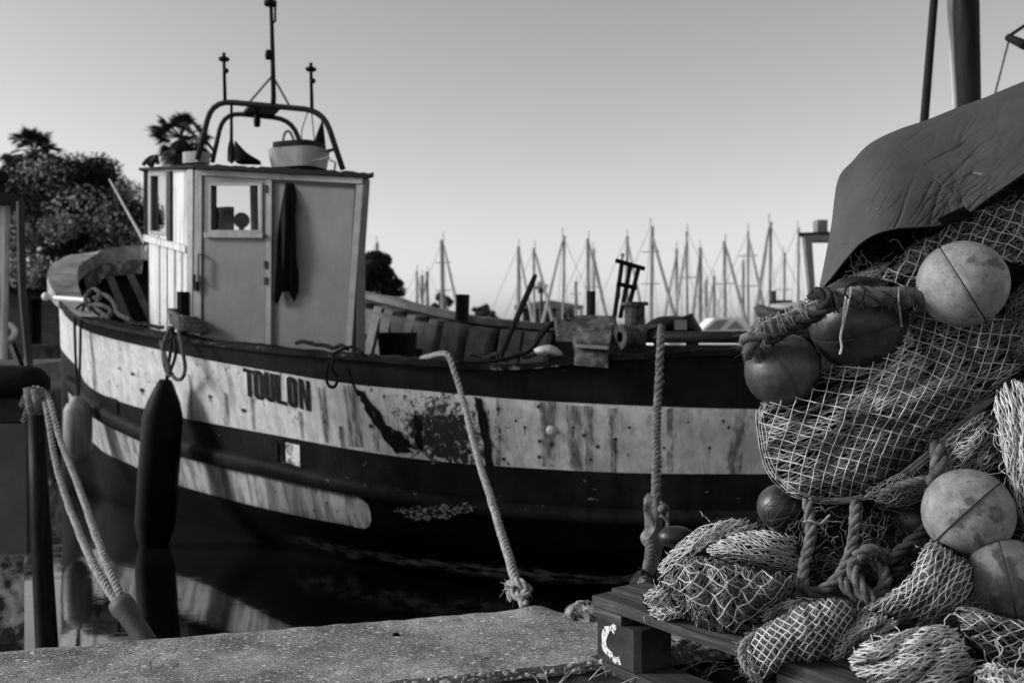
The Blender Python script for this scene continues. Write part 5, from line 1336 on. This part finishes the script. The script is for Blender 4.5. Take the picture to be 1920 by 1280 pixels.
mb=MB(); c=at(14,622,33); mb.tube([c+Vector((math.cos(a)*.24,0,math.sin(a)*.24)) for a in [2*math.pi*i/28 for i in range(28)]],.085,10,closed=True); obj('ring_body',mb,M['pale'],ring,smooth=True)
mb=MB(); mb.tube([c+Vector((.05,-.05,.1)),c+Vector((-.1,-.1,-.2)),c+Vector((.02,-.1,-.1))],.03,6); obj('grab_line',mb,M['rope_grey'],ring)

# ---------------------------------------------------------------- small boats
def hullmesh(mb,c,L,Wd,H,ang,tr=.7,n=14,mi=0):
    co,si=math.cos(ang),math.sin(ang); rows=[]
    for k,(zz,kk) in enumerate(((-.25,.55),(0,.8),(.5,.95),(1,1.0),(.96,.9),(.5,.85))):
        row=[]
        for s in range(2*n):
            u=(s/(n-1)) if s<n else 1-((s-n)/(n-1)); sg=1 if s<n else -1
            wd=Wd/2*kk*(tr+(1-tr)*min(1,u*4))*(1-max(0,(u-.35)/.65)**2.2)
            x=(-L/2+L*u)*(1 if k>1 else .96); y=sg*wd
            z=zz*H*(1+.35*max(0,u-.4))
            row.append(Vector(c)+Vector((x*co-y*si,x*si+y*co,z)))
        rows.append(row)
    mb.grid(rows,mi,closed_u=True); b=len(mb.v)-2*n; mb.f.append(tuple(range(b,b+2*n))); mb.m.append(mi)
def dinghy(px,pyw,L,Wd,H,ang,mat,label,cab=None,motor=True):
    c=atz(px,pyw,0.0); rt=empty('dinghy',c); tag(rt,label,'boat','small boats moored beyond the bow')
    mb=MB(); hullmesh(mb,c,L,Wd,H,ang); obj('hull',mb,mat,rt,smooth=False)
    if cab:
        mb=MB(); mb.box(c+Vector((cab[0],0,H+cab[2]/2)),cab[1],Wd*.6,cab[2],ang); obj('console',mb,M['white'],rt)
    mb=MB(); mb.box(c+Vector((math.cos(ang)*-L/2,math.sin(ang)*-L/2,H*.9)),.3,.35,.6,ang); mb.tube([c+Vector((math.cos(ang)*-L/2,math.sin(ang)*-L/2,H*.9)),c+Vector((math.cos(ang)*-L/2,math.sin(ang)*-L/2,-.3))],.08,6); obj('outboard_motor',mb,M['iron_black'],rt)
    return rt
dinghy(100,672,4.2,1.7,.55,R(12),M['white'],'white dinghy with a raised console left of the bow',(-.3,1.0,.5))
dinghy(62,700,4.6,1.7,.4,R(4),simple('grey_inflatable_skin',.2,.3,6),'grey inflatable dinghy lying nearest beyond the dark piles')
dinghy(20,676,4.2,1.6,.5,R(-8),M['grey'],'grey open dinghy mostly hidden behind the pale post')
dinghy(128,662,3.6,1.5,.6,R(20),M['pale'],'pale dinghy partly hidden by the curved bow',(0,.5,.7))

# neighbouring boat at the left edge
nb=empty('moored_boat',Vector((-3.2,5.4,0))); tag(nb,'stern of a neighbouring boat with pale wheelhouse post at left edge','boat')
mb=MB(); 
P=[at(-60,365,4.9),at(20,366,4.9),at(12,700,4.9),at(-60,700,4.9)]; mb.hexa(P,[p+Vector((-.5,.7,0)) for p in P]); cb_=recalc(obj('wheelhouse',mb,M['wh_plank'],nb))
mb=MB(); P=[at(-100,356,4.75),at(36,364,4.75),at(42,380,4.75),at(-100,374,4.75)]; mb.hexa(P,[p+Vector((-.75,1.1,0)) for p in P]); recalc(obj('roof',mb,M['dark'],nb))
mb=MB(); mb.sphere(at(2,332,5.0),.038,14,8,(1,1,.9)); mb.tube([at(2,345,5.0),at(2,362,5.0)],.02,8); obj('radar_dome',mb,M['black'],nb,smooth=True)
mb=MB(); P=[at(14,370,4.88),at(20,370,4.88),at(14,690,4.88),at(8,690,4.88)]; mb.hexa(P,[p+Vector((0,-.02,0)) for p in P]); recalc(obj('corner_trim',mb,M['wh_trim'],cb_))
mb=MB(); mb.tube(spline([at(38,378,4.7),at(40,480,4.68),at(43,560,4.66),at(52,660,4.64),at(54,690,4.6)],6),[.018]*24+[.014],6); obj('hanging_line',mb,M['dark2'],nb)
# hull block
mb=MB()
def yz(px,py,D): return at(px,py,D)
P=[at(-1700,690,4.72),at(44,742,4.72),at(46,1212,4.72),at(-1700,1212,4.72)]; mb.hexa(P,[p+Vector((-.95,1.55,0)) for p in P]); recalc(obj('hull',mb,simple('corroded_stern_paint',.04,.6,9,.7,.7,.01,lo=.42,hi=.62),nb))
mb=MB(); P=[at(-300,792,4.6),at(48,794,4.6),at(50,1038,4.6),at(-300,1038,4.6)]; mb.hexa(P,[p+Vector((0,.09,0)) for p in P]); recalc(obj('stern_plate',mb,simple('dull_grey_plate',.05,.075,6,.6,.2),nb))
mb=MB(); mb.tube(spline([at(-300,716,4.55),at(30,716,4.55),at(56,722,4.62),at(58,728,4.9),at(48,726,6.2)],8),.075,12); obj('rubber_fender_strip',mb,M['black'],nb,smooth=True)
mb=MB(); P=[at(-300,742,4.62),at(46,745,4.62),at(60,790,4.62),at(-300,792,4.62)]; mb.hexa(P,[p+Vector((0,.3,0)) for p in P]); recalc(obj('stern_beam',mb,M['dark2'],nb))
mb=MB(); mb.box(at(20,690,4.9),.35,.3,.05); mb.tube([at(0,680,4.8),at(50,686,4.8)],.02,6); obj('deck_gear',mb,M['grey'],nb)
mb=MB(); mb.tube([at(24,648,4.8),at(44,700,4.7),at(60,740,4.66)],.02,6); obj('stern_stay',mb,M['black'],nb)
mb=MB(); mb.tube([at(68,778,4.45),at(76,990,4.42),at(88,1210,4.4),at(92,1290,4.4)],[.036,.042,.047,.05],12); tag(obj('mooring_pile',mb,simple('wet_black_timber',.004,.02,8,.4,.4,.006,(6,6,.6)),smooth=True),'dark slanting timber pile standing in the water at the left','pile')
# paired stern lines running to the quay in a rubber sleeve
ln=empty('stern_line',at(70,735,4.5)); tag(ln,'doubled pale rope running from the stern beam into a rubber sleeve','mooring rope')
for c in ([at(40,760,4.55),at(52,735,4.5),at(72,728,4.48),at(92,748,4.42),at(112,820,4.2),at(145,905,3.8),at(190,1030,3.1),at(232,1132,2.72)],[at(44,790,4.55),at(58,750,4.5),at(76,742,4.47),at(88,770,4.38),at(103,860,4.1),at(130,950,3.7),at(178,1062,3.0),at(226,1136,2.72)]):
    mb=MB(); path=rope(mb,c,.0128,jit=.002); obj('rope_strand',mb,M['rope_pale'],ln,smooth=True)
mb=MB(); mb.tube([at(56,728,4.46),at(60,760,4.44),at(70,790,4.46)],.03,8); mb.tube([at(70,728,4.44),at(76,770,4.44)],.03,8); obj('rope_turns',mb,M['rope_grey'],ln,smooth=True)
a,b=at(226,1130,2.74),at(306,1250,2.64); ax2=(b-a).normalized(); mb=MB(); mb.lathe(a-ax2*.01,[(.017,0),(.032,.004),(.034,.03),(.028,.05),(.027,(b-a).length)],ax2,16); obj('rubber_sleeve',mb,simple('dull_rubber_hose',.05,.08,8,.6,.2),ln,smooth=True)

# ---------------------------------------------------------------- marina
M['mast_al']=simple('grey_mast_metal',.16,.36,2,.5,0); M['sail_cover']=simple('grey_sail_cover',.3,.42,3,.8,0); M['gel']=simple('white_gelcoat',.7,.8,3,.4,0); M['stay']=simple('stay_wire',.3,.36,3,.5,0)
ORDN='first second third fourth fifth sixth seventh eighth ninth tenth eleventh twelfth thirteenth fourteenth fifteenth sixteenth seventeenth eighteenth nineteenth twentieth twenty-first twenty-second twenty-third twenty-fourth twenty-fifth twenty-sixth'.split()
boats=[(706,455,0,62),(782,507,1,78),(791,516,0,80),(802,509,-1,82),(831,450,1,58),(973,462,1,64),(1003,465,1,60),(1055,442,-1,56),(1081,527,0,85),(1104,447,1,58),(1112,466,1,66),(1176,443,1,62),(1220,424,1,54),(1269,466,-1,60),(1289,434,-1,58),(1313,464,-1,62),(1324,525,0,80),(1339,517,-1,74),(1360,452,1,56),(1394,488,0,70),(1403,434,1,57),(1442,416,-1,52),(1469,474,0,66),(1496,427,0,60)]
rr=random.Random(12)
for i,(x,yt,dr_,D) in enumerate(boats):
    top=at(x,yt,D); hgt=top.z; L=max(6,hgt*.95); ang=rr.uniform(-.25,.25)+(0 if dr_>=0 else math.pi)
    c=Vector((top.x,D,0)); rt=empty('sailboat',c)
    sty='furled headsail sloping right' if dr_>0 else ('furled headsail sloping left' if dr_<0 else 'bare mast')
    tag(rt,f'distant moored sailboat with {sty}, {ORDN[i]} mast from the left','sailboat','sailboats moored in the marina')
    mb=MB(); hullmesh(mb,c+Vector((math.cos(ang)*.1*L,math.sin(ang)*.1*L,0)),L,L*.32,.85,ang); obj('hull',mb,M['gel'],rt)
    mb=MB(); mb.box(c+Vector((0,0,1.0)),L*.38,L*.18,.5,ang); obj('cabin',mb,M['gel'],rt)
    mr=rr.uniform(.08,.14)*D/60; mb=MB(); mb.tube([c+Vector((0,0,.7)),c+Vector((rr.uniform(-.1,.1),0,hgt))],[mr,mr*.85],8); mb.tube([c+Vector((0,0,hgt-.1)),c+Vector((0,0,hgt+.45))],.03,4); m_=obj('mast',mb,M['mast_al'],rt)
    for f in ((.55,.8) if i%4==0 else ((.62,) if i%4==2 else ())):
        mb=MB(); mb.tube([c+Vector((-.45,0.3,hgt*f)),c+Vector((.45,-.3,hgt*f))],.03,4); obj('spreader',mb,M['mast_al'],m_)
    bo=Vector((math.cos(ang),math.sin(ang),0)); bow=c+bo*(.42*L)+Vector((0,0,.9))
    st=c-bo*(.4*L)+Vector((0,0,.9))
    if dr_:
        bow=c+Vector((dr_*hgt*rr.uniform(.12,.21),-1,.9))
        mb=MB(); mb.tube([bow,bow.lerp(c+Vector((0,0,hgt*.97)),.1),bow.lerp(c+Vector((0,0,hgt*.97)),.9),c+Vector((0,0,hgt*.97))],[.04,.12,.07,.03],6); obj('furled_headsail',mb,M['sail_cover'] if i%3 else M['mast_al'],rt)
    mb=MB(); mb.tube([c+Vector((0,0,1.6)),c-bo*.36*L+Vector((0,0,1.65))],.09,6); obj('boom',mb,M['sail_cover'],rt)
    mb=MB()
    mb.tube([c+Vector((-.35,.9,.9)),c+Vector((0,0,hgt*.95)),c+Vector((.35,-.9,.9))],.016,3); obj('shroud',mb,M['stay'],rt)
    mb=MB(); mb.tube([st,c+Vector((0,0,hgt))],.016,3); obj('backstay',mb,M['stay'],rt)
# low boathouse among the masts
bh=empty('boathouse',at(1030,612,95)); tag(bh,'low dark-roofed pavilion behind the sailboat masts','building')
mb=MB(); a=[at(965,572,95),at(1030,562,95),at(1094,573,95),at(1094,578,95),at(965,578,95)]; mb.hexa(a,[p+Vector((0,7,0)) for p in a]); recalc(obj('roof',mb,M['grey'],bh))
bx('wall',980,1080,579,606,96,5,M['dark2'],bh)
for x in (970,1000,1050,1090): bx('post',x-2,x+2,578,606,95.2,.2,M['grey'],bh)
# motorboats near the right
mbt=empty('motorboat',at(1365,650,20)); tag(mbt,'white motorboat with a triangular side window beyond the rail pipe','motorboat','motorboats beyond the rail')
mb=MB(); hullmesh(mb,Vector((at(1350,612,20).x,20,.55)),3.2,1.5,.7,R(182)); obj('hull',mb,M['gel'],mbt)
mb=MB(); P=[at(1312,622,19.5),at(1340,596,19.5),at(1390,594,19.5),at(1420,624,19.5)]; mb.hexa(P,[p+Vector((0,.9,0)) for p in P]); cbn=recalc(obj('cabin',mb,M['gel'],mbt))
mb=MB(); P=[at(1362,617,19.47),at(1380,600,19.47),at(1396,617,19.47)]; mb.hexa(P,[p+Vector((0,.02,0)) for p in P]); P=[at(1322,619,19.47),at(1344,600,19.47),at(1366,599,19.47),at(1350,618,19.47)]; mb.hexa(P,[p+Vector((0,.02,0)) for p in P]); recalc(obj('window',mb,simple('tinted_grey_window',.16,.2,3,.2,0),cbn))
rb=empty('motorboat',at(1470,650,23)); tag(rb,'dark-hulled motorboat with raised bow beside the net rope','motorboat','motorboats beyond the rail')
mb=MB(); S=Blob([(1412,572),(1430,570),(1470,584),(1520,590),(1580,592),(1580,640),(1480,640),(1440,610),(1418,590)],23,.9,.9,c=(1500,605)); S.mesh(mb,na=50,nr=6); obj('hull',mb,simple('dark_bow_paint',.04,.06,4,.4,0),rb,smooth=True)
mb=MB(); S=Blob([(1440,574),(1460,568),(1520,568),(1560,580),(1560,592),(1500,590),(1460,582)],22.9,.7,.7); S.mesh(mb,na=40,nr=6); obj('deck_canopy',mb,M['sail_cover'],rb,smooth=True)
mb=MB(); mb.tube([at(1444,566,22.8),at(1485,566,22.8)],.05,6); mb.tube([at(1450,566,22.8),at(1450,545,22.8)],.07,6); obj('bow_rail',mb,M['dark2'],rb)
tw=empty('moored_trawler',at(1530,640,13)); tag(tw,'grey wheelhouse frame of another boat half hidden by the tarpaulin','boat')
mb=MB(); hullmesh(mb,Vector((at(1640,640,13.7).x,13.7,0)),4.6,1.9,1.25,0); obj('hull',mb,M['grey'],tw)
mb=MB(); P=[at(1497,436,13),at(1640,432,13),at(1640,441,13),at(1497,441,13)]; mb.hexa(P,[p+Vector((.5,1.2,0)) for p in P]); recalc(obj('roof',mb,M['dark2'],tw))
mb=MB(); P=[at(1508,441,13),at(1522,441,13),at(1529,545,13),at(1520,560,13)]; mb.hexa(P,[p+Vector((0,.12,0)) for p in P]); P=[at(1522,441,13),at(1640,441,13),at(1640,452,13),at(1522,452,13)]; mb.hexa(P,[p+Vector((0,.1,0)) for p in P]); P=[at(1520,545,13),at(1640,545,13),at(1640,620,13),at(1522,620,13)]; mb.hexa(P,[p+Vector((0,.1,0)) for p in P]); recalc(obj('window_frame',mb,M['grey'],tw))
mb=MB(); P=[at(1533,412,13.3),at(1552,412,13.3),at(1552,434,13.3),at(1533,434,13.3)]; mb.hexa(P,[p+Vector((0,.2,0)) for p in P]); recalc(obj('funnel',mb,M['grey'],tw))
